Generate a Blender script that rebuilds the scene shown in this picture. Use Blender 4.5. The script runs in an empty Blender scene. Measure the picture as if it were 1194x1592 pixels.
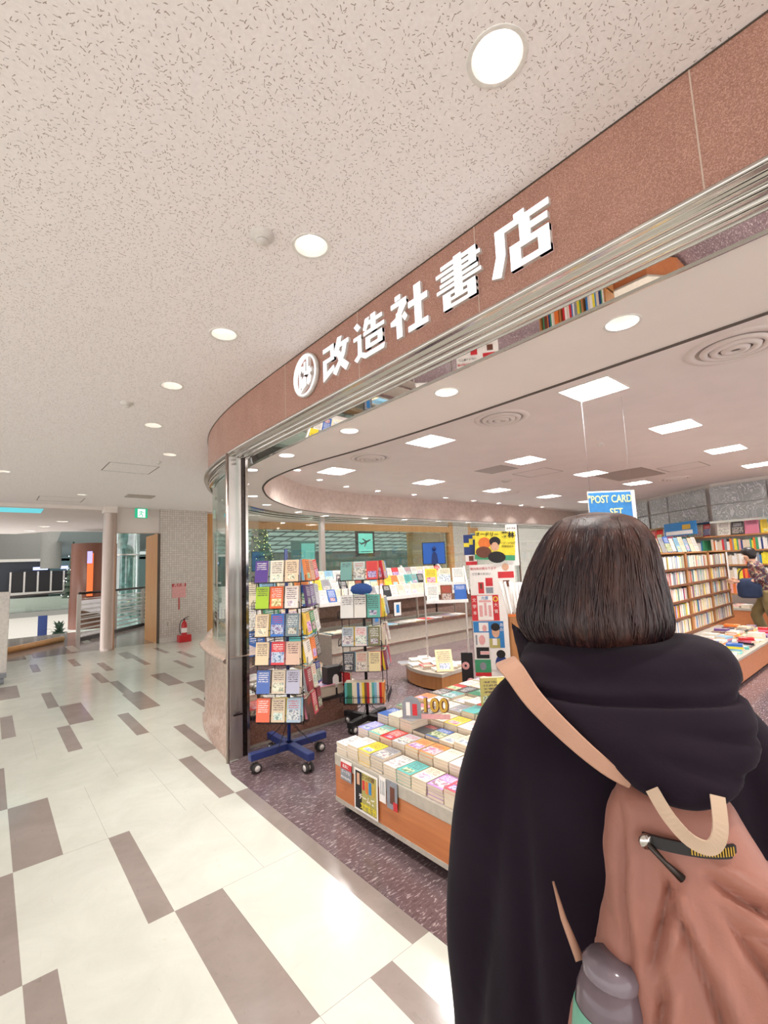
import bpy, bmesh, math, random
from mathutils import Vector, Matrix, Quaternion
from mathutils.geometry import tessellate_polygon
random.seed(7)
S = bpy.context.scene
C = bpy.context.collection
PI = math.pi

# ------------------------------------------------------------------ camera
cam_d = bpy.data.cameras.new('camera')
cam = bpy.data.objects.new('camera', cam_d); C.objects.link(cam); S.camera = cam
cam_d.sensor_fit = 'HORIZONTAL'; cam_d.sensor_width = 36.0
cam_d.lens = 719.209 / 1194 * 36.0
cam_d.clip_start = 0.02; cam_d.clip_end = 300
yaw, pit, rol = 0.707476, 0.113246, -0.041784
_f = Vector((math.sin(yaw)*math.cos(pit), math.cos(yaw)*math.cos(pit), math.sin(pit)))
_r = Vector((math.cos(yaw), -math.sin(yaw), 0)); _u = _r.cross(_f)
_r2 = math.cos(rol)*_r + math.sin(rol)*_u; _u2 = -math.sin(rol)*_r + math.cos(rol)*_u
cam.matrix_world = Matrix(((_r2.x, _u2.x, -_f.x, 0), (_r2.y, _u2.y, -_f.y, 0), (_r2.z, _u2.z, -_f.z, 1.5), (0, 0, 0, 1)))

# ------------------------------------------------------------------ world, exposure
W = bpy.data.worlds.new('world'); S.world = W; W.use_nodes = True
W.node_tree.nodes['Background'].inputs[0].default_value = (1.0, 0.965, 0.955, 1)
W.node_tree.nodes['Background'].inputs[1].default_value = 1.95
S.view_settings.view_transform = 'Standard'; S.view_settings.look = 'None'
S.view_settings.exposure = 0.13; S.view_settings.gamma = 1.0
try: S.view_settings.use_curve_mapping = False
except Exception: pass
P_SQUARE, P_DOWN, P_CORR, P_FAR = 37.0, 3.0, 4.6, 6.0     # watts of the lamps in the ceilings
LAMP_WARM = (1.0, 0.95, 0.90); LAMP_WHITE = (1.0, 0.99, 0.985)

# ------------------------------------------------------------------ materials
MC = {}
def srgb(h):
    if isinstance(h, str):
        h = h.lstrip('#'); v = [int(h[i:i+2], 16)/255 for i in (0, 2, 4)]
    else: v = list(h)
    return tuple((c/12.92 if c <= .04045 else ((c+.055)/1.055)**2.4) for c in v) + (1,)
class NT:
    def __init__(s, name):
        s.m = bpy.data.materials.new(name); s.m.use_nodes = True
        s.t = s.m.node_tree; s.b = s.t.nodes['Principled BSDF']
    def n(s, typ, **kw):
        nd = s.t.nodes.new(typ)
        for k, v in kw.items():
            if k[0] == 'i' and k[1:].isdigit(): s.set(nd, int(k[1:]), v)
            else: setattr(nd, k, v)
        return nd
    def set(s, nd, key, v):
        if isinstance(v, bpy.types.NodeSocket): s.t.links.new(v, nd.inputs[key])
        else: nd.inputs[key].default_value = v
    def math(s, op, a, b=0.0, c=None):
        nd = s.n('ShaderNodeMath', operation=op); s.set(nd, 0, a); s.set(nd, 1, b)
        if c is not None: s.set(nd, 2, c)
        return nd.outputs[0]
    def mix(s, f, a, b, mode='MIX'):
        nd = s.n('ShaderNodeMix', data_type='RGBA', blend_type=mode); s.set(nd, 0, f); s.set(nd, 6, a); s.set(nd, 7, b)
        return nd.outputs[2]
    def coord(s, which='Object', scale=(1, 1, 1)):
        tc = s.n('ShaderNodeTexCoord'); mp = s.n('ShaderNodeMapping'); s.t.links.new(tc.outputs[which], mp.inputs[0])
        mp.inputs[3].default_value = scale; return mp.outputs[0]
    def noise(s, vec, scale, detail=3, rough=.5, dist=0):
        nd = s.n('ShaderNodeTexNoise'); s.set(nd, 'Vector', vec); nd.inputs['Scale'].default_value = scale
        nd.inputs['Detail'].default_value = detail; nd.inputs['Roughness'].default_value = rough; nd.inputs['Distortion'].default_value = dist
        return nd.outputs[0]
    def ramp(s, f, stops, interp='LINEAR'):
        nd = s.n('ShaderNodeValToRGB'); s.set(nd, 0, f); cr = nd.color_ramp; cr.interpolation = interp
        while len(cr.elements) < len(stops): cr.elements.new(.5)
        for e, (p, c) in zip(cr.elements, stops): e.position = p; e.color = c
        return nd.outputs[0]
    def bump(s, h, strength=.3, dist=.002):
        nd = s.n('ShaderNodeBump'); s.set(nd, 'Height', h); nd.inputs['Strength'].default_value = strength; nd.inputs['Distance'].default_value = dist
        s.t.links.new(nd.outputs[0], s.b.inputs['Normal'])
    def fin(s, col=None, rough=None, metal=None, **kw):
        if col is not None: s.set(s.b, 'Base Color', col)
        if rough is not None: s.set(s.b, 'Roughness', rough)
        if metal is not None: s.set(s.b, 'Metallic', metal)
        for k, v in kw.items(): s.set(s.b, k.replace('_', ' '), v)
        return s.m
def mat(name, col=None, rough=.5, metal=0.0, var=.06, scale=30, bump=0.0, stretch=(1, 1, 1), coat=0.0):
    """plain procedural material: base colour with gentle noise variation"""
    if name in MC: return MC[name]
    t = NT(name); v = t.coord('Object', stretch); n = t.noise(v, scale, 4)
    c = srgb(col); lo = tuple(x*(1-var*2) for x in c[:3])+(1,); hi = tuple(min(1, x*(1+var)) for x in c[:3])+(1,)
    t.fin(t.ramp(n, [(.3, lo), (.7, hi)]), rough, metal)
    if bump: t.bump(n, bump, .002)
    if coat: t.b.inputs['Coat Weight'].default_value = coat
    MC[name] = t.m; return t.m
def emis(name, col, strength, lo=None):
    if name in MC: return MC[name]
    t = NT(name); n = t.noise(t.coord(), 40, 1); c = srgb(col)
    t.fin(c, .6, 0); k = t.ramp(n, [(0, tuple(x*.9 for x in c[:3])+(1,)), (1, c)])
    t.set(t.b, 'Emission Color', k); t.b.inputs['Emission Strength'].default_value = strength
    MC[name] = t.m; return t.m
def glass(name, tint='#e4f2ee', fac=.10, rough=.02):
    if name in MC: return MC[name]
    t = NT(name); nt = t.t; out = nt.nodes['Material Output']
    tr = t.n('ShaderNodeBsdfTransparent'); tr.inputs[0].default_value = srgb(tint)
    gl = t.n('ShaderNodeBsdfGlossy'); gl.inputs['Roughness'].default_value = rough; gl.inputs[0].default_value = (1, 1, 1, 1)
    lw = t.n('ShaderNodeLayerWeight'); lw.inputs[0].default_value = .35
    f = t.math('ADD', t.math('MULTIPLY', lw.outputs[1], .45), fac)
    mx = t.n('ShaderNodeMixShader'); nt.links.new(f, mx.inputs[0]); nt.links.new(tr.outputs[0], mx.inputs[1]); nt.links.new(gl.outputs[0], mx.inputs[2])
    nt.links.new(mx.outputs[0], out.inputs[0]); MC[name] = t.m; return t.m

def m_fissure():
    t = NT('fissured_ceiling'); v0 = t.coord()
    wob = t.n('ShaderNodeTexNoise'); t.set(wob, 'Vector', v0); wob.inputs['Scale'].default_value = 55
    sub = t.n('ShaderNodeVectorMath', operation='SUBTRACT'); t.set(sub, 0, wob.outputs[1]); sub.inputs[1].default_value = (.5, .5, .5)
    sc = t.n('ShaderNodeVectorMath', operation='SCALE'); t.set(sc, 0, sub.outputs[0]); sc.inputs['Scale'].default_value = .010
    ad = t.n('ShaderNodeVectorMath', operation='ADD'); t.set(ad, 0, v0); t.set(ad, 1, sc.outputs[0]); v = ad.outputs[0]
    masks = []
    for k, (s, ln, w) in enumerate(((44, .0052, .0011), (36, .0075, .0010), (60, .0026, .0012))):
        of = t.n('ShaderNodeVectorMath', operation='ADD'); t.set(of, 0, v); of.inputs[1].default_value = (k*3.37, k*1.91, 0)
        fl = t.n('ShaderNodeVectorMath', operation='MULTIPLY'); t.set(fl, 0, of.outputs[0]); fl.inputs[1].default_value = (1, 1, 0)
        vo = t.n('ShaderNodeTexVoronoi', voronoi_dimensions='3D'); t.set(vo, 'Vector', fl.outputs[0]); vo.inputs['Scale'].default_value = s
        d = t.n('ShaderNodeVectorMath', operation='SUBTRACT'); t.set(d, 0, fl.outputs[0]); t.set(d, 1, vo.outputs['Position'])
        sp = t.n('ShaderNodeSeparateColor'); t.set(sp, 0, vo.outputs['Color'])
        ro = t.n('ShaderNodeVectorRotate', rotation_type='Z_AXIS'); t.set(ro, 'Vector', d.outputs[0]); t.set(ro, 'Angle', t.math('MULTIPLY', sp.outputs[0], 6.28))
        xyz = t.n('ShaderNodeSeparateXYZ'); t.set(xyz, 0, ro.outputs[0])
        a = t.math('LESS_THAN', t.math('ABSOLUTE', xyz.outputs[0]), ln); b = t.math('LESS_THAN', t.math('ABSOLUTE', xyz.outputs[1]), w)
        keep = t.math('GREATER_THAN', sp.outputs[1], (.58, .66, .66)[k])
        masks.append(t.math('MULTIPLY', t.math('MULTIPLY', a, b), keep))
    mk = t.math('MAXIMUM', t.math('MAXIMUM', masks[0], masks[1]), masks[2])
    base = t.ramp(t.noise(v0, 90, 3), [(.3, srgb('#f3ebe9')), (.7, srgb('#faf3f1'))])
    t.bump(t.math('MULTIPLY', mk, -1), .6, .002)
    return t.fin(t.mix(mk, base, srgb('#ab9a92')), .9)
def m_floor(dark):
    t = NT('vinyl_tile_dark' if dark else 'vinyl_tile_cream'); v = t.coord()
    n = t.noise(v, 3.2, 6, .65, .6); n2 = t.noise(t.coord('Object', (1, .35, 1)), 38, 5, .6, 1.5)
    if dark: base = t.ramp(n, [(.3, srgb('#877b74')), (.7, srgb('#958983'))]); vein = srgb('#776b64')
    else: base = t.ramp(n, [(.3, srgb('#c0c1b6')), (.7, srgb('#cdcec4'))]); vein = srgb('#b9b5a6')
    k = t.ramp(n2, [(.63, (0, 0, 0, 1)), (.72, (1, 1, 1, 1))])
    col = t.mix(t.math('MULTIPLY', k, .45), base, vein)
    r = t.ramp(t.noise(v, 14, 3), [(.3, (.10,)*3+(1,)), (.8, (.22,)*3+(1,))])
    t.bump(t.noise(v, 25, 2), .04, .002)
    return t.fin(col, r, 0)
def m_purple():
    t = NT('purple_marble_floor'); v = t.coord('Object', (1, 1, 1))
    mp = t.n('ShaderNodeMapping'); t.set(mp, 0, v); mp.inputs[2].default_value = (0, 0, math.radians(28)); mp.inputs[3].default_value = (1, 3.6, 1)
    n = t.noise(mp.outputs[0], 26, 5, .62, .8); n2 = t.noise(v, 2.0, 3)
    base = t.ramp(n2, [(.3, srgb('#5f4d50')), (.7, srgb('#715f62'))])
    k = t.ramp(n, [(.565, (0, 0, 0, 1)), (.63, (1, 1, 1, 1))])
    dk = t.ramp(n, [(.35, (1, 1, 1, 1)), (.45, (0, 0, 0, 1))])
    c = t.mix(t.math('MULTIPLY', k, .62), base, srgb('#c5b6b5')); c = t.mix(t.math('MULTIPLY', dk, .5), c, srgb('#45353a'))
    return t.fin(c, t.ramp(n, [(.3, (.09,)*3+(1,)), (.7, (.2,)*3+(1,))]), 0)
def m_granite(name, a, b, c, rough=.3, scale=170):
    t = NT(name); v = t.coord()
    vo = t.n('ShaderNodeTexVoronoi'); t.set(vo, 'Vector', v); vo.inputs['Scale'].default_value = scale
    sp = t.n('ShaderNodeSeparateColor'); t.set(sp, 0, vo.outputs['Color'])
    base = t.ramp(sp.outputs[0], [(0, srgb(a)), (.55, srgb(b)), (.9, srgb(c))])
    base = t.mix(.35, base, t.ramp(t.noise(v, 6, 4), [(.3, srgb(a)), (.7, srgb(b))]))
    return t.fin(base, rough, 0)
def m_cove():
    t = NT('mottled_cove_plaster'); v = t.coord(); n = t.noise(v, 14, 6, .7)
    return t.fin(t.ramp(n, [(.3, srgb('#cdbaae')), (.5, srgb('#dccabf')), (.7, srgb('#e6d7cd'))]), .7)
def m_mosaic():
    t = NT('white_mosaic_tiles'); tc = t.coord('Object')
    sw = t.n('ShaderNodeSeparateXYZ'); t.set(sw, 0, tc); cb = t.n('ShaderNodeCombineXYZ')
    t.set(cb, 0, t.math('ADD', sw.outputs[0], sw.outputs[1])); t.set(cb, 1, sw.outputs[2])
    br = t.n('ShaderNodeTexBrick'); t.set(br, 'Vector', cb.outputs[0]); br.offset = 0
    br.inputs['Color1'].default_value = srgb('#e0d8d0'); br.inputs['Color2'].default_value = srgb('#cfc6be'); br.inputs['Mortar'].default_value = srgb('#b9afa8')
    br.inputs['Scale'].default_value = 1; br.inputs['Brick Width'].default_value = .05; br.inputs['Row Height'].default_value = .05; br.inputs['Mortar Size'].default_value = .005
    t.bump(br.outputs[1], -.5, .004)
    return t.fin(br.outputs[0], .35)
def m_wood(name, a, b, stretch=(1, 1, 14), rough=.38, scale=5):
    t = NT(name); mp = t.coord('Object', tuple(1/s if s > 1 else 1 for s in stretch)); n = t.noise(mp, scale*6, 5, .6, .8)
    return t.fin(t.ramp(n, [(.3, srgb(a)), (.7, srgb(b))]), rough)
def m_steel(name='polished_steel', col='#c9c4be', rough=.14, stretch=(1, 1, 1)):
    t = NT(name); n = t.noise(t.coord('Object', stretch), 60, 3)
    return t.fin(srgb(col), t.ramp(n, [(.2, (rough*.7,)*3+(1,)), (.8, (rough*1.4,)*3+(1,))]), 1.0)
def m_cover():
    """book cover: the object's own colour with a title block, a picture field and lines of print"""
    t = NT('printed_cover'); oi = t.n('ShaderNodeObjectInfo'); rnd = oi.outputs['Random']; col = oi.outputs['Color']
    tc = t.n('ShaderNodeTexCoord'); xyz = t.n('ShaderNodeSeparateXYZ'); t.set(xyz, 0, tc.outputs['Generated'])
    x, y = xyz.outputs[0], xyz.outputs[1]
    off = t.n('ShaderNodeCombineXYZ'); t.set(off, 0, t.math('MULTIPLY', rnd, 91)); t.set(off, 1, t.math('MULTIPLY', rnd, 37)); 
    ad = t.n('ShaderNodeVectorMath', operation='ADD'); t.set(ad, 0, tc.outputs['Object']); t.set(ad, 1, off.outputs[0])
    hs = t.n('ShaderNodeHueSaturation'); t.set(hs, 'Color', col); t.set(hs, 'Hue', rnd); hs.inputs['Value'].default_value = 1.0; hs.inputs['Saturation'].default_value = .9
    art = t.noise(ad.outputs[0], 34, 2, .5, .6)
    pic = t.ramp(art, [(0, (.05, .04, .05, 1)), (.42, (.75, .68, .55, 1)), (.50, (.9, .88, .82, 1)), (.58, (.35, .08, .07, 1)), (.64, (.12, .2, .35, 1))], 'CONSTANT')
    pic = t.mix(.45, pic, hs.outputs[0])
    r2 = t.math('FRACT', t.math('MULTIPLY', rnd, 7.31))
    top = t.math('ADD', .30, t.math('MULTIPLY', r2, .35))
    inpic = t.math('MULTIPLY', t.math('LESS_THAN', y, top), t.math('GREATER_THAN', y, .1))
    inpic = t.math('MULTIPLY', inpic, t.math('LESS_THAN', t.math('ABSOLUTE', t.math('SUBTRACT', x, .5)), t.math('ADD', .25, t.math('MULTIPLY', r2, .3))))
    inpic = t.math('MULTIPLY', inpic, t.math('GREATER_THAN', t.math('FRACT', t.math('MULTIPLY', rnd, 13.7)), .25))
    c = t.mix(inpic, col, pic)
    # lines of print in the title block
    wv = t.math('FRACT', t.math('MULTIPLY', y, 11)); line = t.math('GREATER_THAN', wv, .45)
    let = t.math('GREATER_THAN', t.noise(ad.outputs[0], 170, 1), .46)
    band = t.math('MULTIPLY', t.math('GREATER_THAN', y, t.math('ADD', top, .06)), t.math('LESS_THAN', y, .93))
    band = t.math('MULTIPLY', band, t.math('LESS_THAN', t.math('ABSOLUTE', t.math('SUBTRACT', x, .5)), .38))
    tm = t.math('MULTIPLY', t.math('MULTIPLY', line, let), band)
    lum = t.n('ShaderNodeRGBToBW'); t.set(lum, 0, col)
    ink = t.mix(t.math('GREATER_THAN', lum.outputs[0], .30), (.85, .83, .78, 1), (.06, .03, .05, 1))
    ink = t.mix(t.math('GREATER_THAN', t.math('FRACT', t.math('MULTIPLY', rnd, 3.7)), .7), ink, (.6, .04, .04, 1))
    c = t.mix(t.math('MULTIPLY', tm, .85), c, ink)
    return t.fin(c, .32, 0)
def m_pages():
    t = NT('page_edges'); v = t.coord('Object', (1, 1, 60)); n = t.noise(v, 22, 2)
    return t.fin(t.ramp(n, [(.3, srgb('#cdb9a0')), (.7, srgb('#e4d6c2'))]), .8)
def m_frost():
    t = NT('wave_patterned_glass'); v = t.coord(); n = t.noise(v, 2.6, 2, .4, 2.2)
    k = t.math('LESS_THAN', t.math('ABSOLUTE', t.math('SUBTRACT', t.math('FRACT', t.math('MULTIPLY', n, 9)), .5)), .13)
    return t.fin(t.mix(k, srgb('#a9aeb0'), srgb('#dfe3e4')), .2)

M = dict(
 fissure=m_fissure(), cream=m_floor(False), taupe=m_floor(True), purple=m_purple(),
 fascia=m_granite('salmon_granite_fascia', '#94695a', '#b08271', '#cfa391', .26, 330),
 lowgran=m_granite('brown_granite', '#6d4a40', '#85604f', '#9a7566', .22, 120),
 ledge=m_granite('tan_marble_ledge', '#a58a7c', '#b89e90', '#c8b0a2', .12, 40),
 cove=m_cove(), mosaic=m_mosaic(),
 ceil=mat('shop_ceiling_paint', '#efe7e1', .85, var=.015, scale=3), ceil2=mat('soffit_paint', '#ebe2db', .85, var=.015, scale=3),
 seam=mat('sealant', '#cbb4a2', .7), shadowgap=mat('dark_joint', '#5a5048', .7),
 steel=m_steel(), mirror=m_steel('mirror_strip', '#dcd8d4', .015), brushed=m_steel('brushed_steel', '#cdc8c2', .38, (1, 1, .05)),
 copper=m_steel('copper_tinted_post', '#c8bab2', .34), darksteel=m_steel('dark_steel', '#4a4340', .3),
 woodframe=m_wood('honey_wood', '#c48e57', '#d8a46c'), woodtable=m_wood('orange_wood', '#b86f45', '#c9804f', (1, 14, 1), .3),
 woodcase=m_wood('bookcase_wood', '#a86f3e', '#ba8350'), 
 greyband=mat('grey_laminate', '#b9b0a2', .4), white=mat('white_enamel', '#eeeae4', .4), offwhite=mat('offwhite_plastic', '#dcd6cf', .5),
 black=mat('black_plastic', '#1d1a1c', .45), blackwire=mat('black_wire', '#2a272b', .4, .6), bluesteel=mat('blue_painted_steel', '#26356e', .35),
 rubber=mat('rubber_tyre', '#35302f', .7), red=mat('red_enamel', '#c5262b', .3), redp=mat('red_print', '#cf2b33', .5), yellowp=mat('yellow_print', '#ecd93a', .5),
 whitep=mat('white_paper', '#efeae4', .6, var=.02), blackp=mat('black_print', '#1b181a', .6), bluep=mat('blue_print', '#2f7fc0', .5), greenp=mat('green_print', '#3f9a6b', .5),
 pinkp=mat('pink_print', '#e3a7a5', .5), orangep=mat('orange_print', '#e2762f', .5), skinp=mat('flesh_print', '#d9a98a', .6), brownp=mat('brown_print', '#6b3d2c', .6),
 goldp=mat('gold_print', '#c9a13a', .4), navyp=mat('navy_print', '#223a78', .5), oliveb=mat('olive_paper', '#b5ab63', .6), greyp=mat('grey_print', '#8d8f96', .6),
 cover=m_cover(), pages=m_pages(), frost=m_frost(),
 glass=glass('clear_glass', '#eaf5f1', .03), acryl=glass('clear_acrylic', '#f0f4f4', .08), fglass=glass('green_glass', '#d9ece6', .16),
 lamp=emis('lamp_lens', '#fffaf0', 9.0), lampw=emis('lamp_lens_warm', '#fffaf2', 13), letter=emis('lit_letter_face', '#f4f6fb', .62),
 panel=emis('square_lamp_panel', '#fdfcf6', 7.0), reflector=mat('lamp_reflector', '#cfcbc6', .3, .2, var=.01), ventgrey=mat('vent_metal', '#b5aaa1', .5), ventdark=mat('vent_dark', '#6f655e', .8),
 navycloth=None)

# ------------------------------------------------------------------ mesh helpers
class MB:
    def __init__(s): s.v = []; s.f = []; s.m = []; s.mats = []; s.sm = []
    def mi(s, m):
        if m not in s.mats: s.mats.append(m)
        return s.mats.index(m)
    def add(s, vs, fs, m, T=None, smooth=False):
        b = len(s.v); s.v += [tuple(T @ Vector(p)) if T else tuple(p) for p in vs]; k = s.mi(m)
        for f in fs: s.f.append(tuple(b+i for i in f)); s.m.append(k); s.sm.append(smooth)
        return s
    def box(s, x0, y0, z0, x1, y1, z1, m, T=None):
        vs = [(x0, y0, z0), (x1, y0, z0), (x1, y1, z0), (x0, y1, z0), (x0, y0, z1), (x1, y0, z1), (x1, y1, z1), (x0, y1, z1)]
        return s.add(vs, [(0, 3, 2, 1), (4, 5, 6, 7), (0, 1, 5, 4), (1, 2, 6, 5), (2, 3, 7, 6), (3, 0, 4, 7)], m, T)
    def cbox(s, c, d, m, T=None):
        return s.box(c[0]-d[0]/2, c[1]-d[1]/2, c[2]-d[2]/2, c[0]+d[0]/2, c[1]+d[1]/2, c[2]+d[2]/2, m, T)
    def tube(s, pts, r, m, n=8, closed=False, cap=True, T=None):
        pts = [Vector(p) for p in pts]; vs = []; fs = []; N = len(pts); up = None
        for i, p in enumerate(pts):
            if closed: t = pts[(i+1) % N]-pts[i-1]
            else: t = pts[min(i+1, N-1)]-pts[max(i-1, 0)]
            t.normalize()
            if up is None: up = Vector((0, 0, 1)) if abs(t.z) < .9 else Vector((1, 0, 0))
            a = t.cross(up); a = a.normalized() if a.length > 1e-6 else t.orthogonal().normalized(); b = t.cross(a); up = -b if b.z < -.2 and abs(t.z) < .9 else up
            rr = r[i] if isinstance(r, (list, tuple)) else r
            for k in range(n): an = 2*PI*k/n; vs.append(p+a*math.cos(an)*rr+b*math.sin(an)*rr)
        for i in range(N if closed else N-1):
            j = (i+1) % N
            for k in range(n): fs.append((i*n+k, i*n+(k+1) % n, j*n+(k+1) % n, j*n+k))
        if cap and not closed: fs.append(tuple(range(n))[::-1]); fs.append(tuple((N-1)*n+k for k in range(n)))
        return s.add(vs, fs, m, T, True)
    def lathe(s, prof, c, m, n=32, T=None, a0=0, a1=2*PI, smooth=True):
        full = abs(a1-a0-2*PI) < 1e-6; K = n if full else n+1; vs = []; fs = []
        for r, z in prof:
            for k in range(K): a = a0+(a1-a0)*k/n; vs.append((c[0]+r*math.cos(a), c[1]+r*math.sin(a), c[2]+z))
        for i in range(len(prof)-1):
            for k in range(n):
                k2 = (k+1) % K if full else k+1
                fs.append((i*K+k, i*K+k2, (i+1)*K+k2, (i+1)*K+k))
        return s.add(vs, fs, m, T, smooth)
    def prism(s, poly, z0, z1, m, T=None, side=None):
        n = len(poly); A = sum(poly[i][0]*poly[(i+1) % n][1]-poly[(i+1) % n][0]*poly[i][1] for i in range(n))
        if A < 0: poly = poly[::-1]
        vs = [(x, y, z0) for x, y in poly]+[(x, y, z1) for x, y in poly]
        tr = tessellate_polygon([[Vector((x, y, 0)) for x, y in poly]])
        fs = []
        for a, b, c in tr:
            cr = (poly[b][0]-poly[a][0])*(poly[c][1]-poly[a][1])-(poly[c][0]-poly[a][0])*(poly[b][1]-poly[a][1])
            if cr < 0: a, c = c, a
            fs.append((c, b, a)); fs.append((a+n, b+n, c+n))
        s.add(vs, fs, m, T)
        return s.add(vs, [(i, (i+1) % n, n+(i+1) % n, n+i) for i in range(n)], side or m, T)
    def holed(s, outer, holes, z, m, up=False):
        loops = [[Vector((x, y, 0)) for x, y in outer]]+[[Vector((x, y, 0)) for x, y in h] for h in holes]
        flat = [p for l in loops for p in l]; tr = tessellate_polygon(loops); fs = []
        for a, b, c in tr:
            cr = (flat[b]-flat[a]).cross(flat[c]-flat[a]).z
            if abs(cr) < 1e-9: continue
            if (cr < 0) == up: a, c = c, a
            fs.append((a, b, c))
        return s.add([(p.x, p.y, z) for p in flat], fs, m)
    def sweep(s, path, prof, m, smooth=True, mats=None):
        """profile points (inward offset, z) carried along a plan path"""
        N = len(path); P = len(prof); vs = []; fs = []
        for i in range(N):
            a = Vector(path[max(i-1, 0)]); b = Vector(path[min(i+1, N-1)]); t = (b-a).normalized(); nx, ny = t.y, -t.x
            for o, z in prof: vs.append((path[i][0]+nx*o, path[i][1]+ny*o, z))
        for i in range(N-1):
            for k in range(P-1): fs.append((i*P+k, i*P+k+1, (i+1)*P+k+1, (i+1)*P+k))
        return s.add(vs, fs, m, None, smooth)
    def mesh(s, name):
        me = bpy.data.meshes.new(name); me.from_pydata(s.v, [], s.f); me.update()
        for m in s.mats: me.materials.append(m)
        me.polygons.foreach_set('material_index', s.m); me.polygons.foreach_set('use_smooth', s.sm); me.update()
        return me
    def build(s, name, parent=None, loc=None):
        o = bpy.data.objects.new(name, s.mesh(name)); C.objects.link(o)
        if parent: o.parent = parent
        if loc: o.location = loc
        return o
LABELS = {}
def tag(o, label, cat, group=None, kind=None):
    if label in LABELS and not (group and LABELS[label] == group): print('DUPLABEL', label)
    LABELS[label] = group; o['label'] = label; o['category'] = cat
    if group: o['group'] = group
    if kind: o['kind'] = kind
    return o
def thing(name, label, cat, loc=(0, 0, 0), rz=0, group=None):
    o = bpy.data.objects.new(name, None); C.objects.link(o); o.location = loc; o.rotation_euler = (0, 0, rz); o.empty_display_size = .05
    return tag(o, label, cat, group)
def struct(o): o['kind'] = 'structure'; return o
def lab(o, l): o['label'] = l; return o
def dup(o, loc=None, rz=None, parent=None):
    c = o.copy(); C.objects.link(c); c.parent = parent
    for k in ('label', 'category', 'group'):
        if parent is None and k in c: del c[k]
    if loc is not None: c.location = loc
    if rz is not None: c.rotation_euler = (0, 0, rz)
    for ch in list(o.children): dup(ch, parent=c)
    return c
def bevel(o, w=.004, seg=2):
    md = o.modifiers.new('bevel', 'BEVEL'); md.width = w; md.segments = seg; md.limit_method = 'ANGLE'; md.angle_limit = math.radians(40); return o
def bake(o):
    """replace an object's modifiers by their result"""
    dg = bpy.context.evaluated_depsgraph_get(); dg.update(); me = bpy.data.meshes.new_from_object(o.evaluated_get(dg)); old = o.data
    o.modifiers.clear(); o.data = me; me.name = o.name; return o
def text_mesh(body, size, ext=.001, align='CENTER', bold=0.0):
    c = bpy.data.curves.new('lettering', 'FONT'); c.body = body; c.size = size; c.extrude = ext; c.align_x = align; c.align_y = 'CENTER'; c.offset = bold; c.resolution_u = 3
    o = bpy.data.objects.new('lettering', c); C.objects.link(o)
    dg = bpy.context.evaluated_depsgraph_get(); dg.update(); me = bpy.data.meshes.new_from_object(o.evaluated_get(dg)); bpy.data.objects.remove(o); return me
def lettering(body, size, m, parent, loc, rot=(0, 0, 0), ext=.001, align='CENTER', bold=0.0, sx=1, name='lettering'):
    me = text_mesh(body, size, ext, align, bold); me.materials.clear(); me.materials.append(m)
    o = bpy.data.objects.new(name, me); C.objects.link(o); o.parent = parent; o.location = loc; o.rotation_euler = rot; o.scale = (sx, 1, 1); return o
def basis(origin, ex, ey, ez):
    return Matrix(((ex[0], ey[0], ez[0], origin[0]), (ex[1], ey[1], ez[1], origin[1]), (ex[2], ey[2], ez[2], origin[2]), (0, 0, 0, 1)))
def cat_rom(pts, sub=6):
    out = []; P = [Vector(p) for p in pts]; n = len(P)
    for i in range(n-1):
        a, b, c, d = P[max(i-1, 0)], P[i], P[i+1], P[min(i+2, n-1)]
        for k in range(sub):
            t = k/sub; out.append(tuple(.5*((2*b)+(c-a)*t+(2*a-5*b+4*c-d)*t*t+(3*b-a-3*c+d)*t**3)))
    out.append(tuple(P[-1])); return out
def circ(x, y, r, n=28): return [(x+r*math.cos(2*PI*k/n), y+r*math.sin(2*PI*k/n)) for k in range(n)]
def rect(x, y, a, b): return [(x-a, y-b), (x+a, y-b), (x+a, y+b), (x-a, y+b)]
ORD = ['first', 'second', 'third', 'fourth', 'fifth', 'sixth', 'seventh', 'eighth', 'ninth', 'tenth', 'eleventh', 'twelfth', 'thirteenth', 'fourteenth', 'fifteenth', 'sixteenth', 'seventeenth', 'eighteenth', 'nineteenth', 'twentieth'] + ['twenty-'+w for w in ('first', 'second', 'third', 'fourth', 'fifth', 'sixth', 'seventh', 'eighth', 'ninth')]+['thirtieth']+['thirty-'+w for w in ('first', 'second', 'third', 'fourth', 'fifth', 'sixth', 'seventh', 'eighth', 'ninth')]+['fortieth']+['thirty-'+w for w in ('first', 'second', 'third', 'fourth', 'fifth', 'sixth', 'seventh', 'eighth', 'ninth')]+['fortieth']
def area(name, parent, loc, power, size, col, rot=(0, 0, 0), spread=PI*.72):
    l = bpy.data.lights.new(name, 'AREA'); l.shape = 'DISK'; l.size = size; l.energy = power; l.color = col; l.spread = spread
    o = bpy.data.objects.new(name, l); C.objects.link(o); o.parent = parent; o.location = loc; o.rotation_euler = rot; return o
HC, HS, HU = 2.95, 2.47, 2.90       # corridor ceiling, shop soffit, shop raised ceiling

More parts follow.
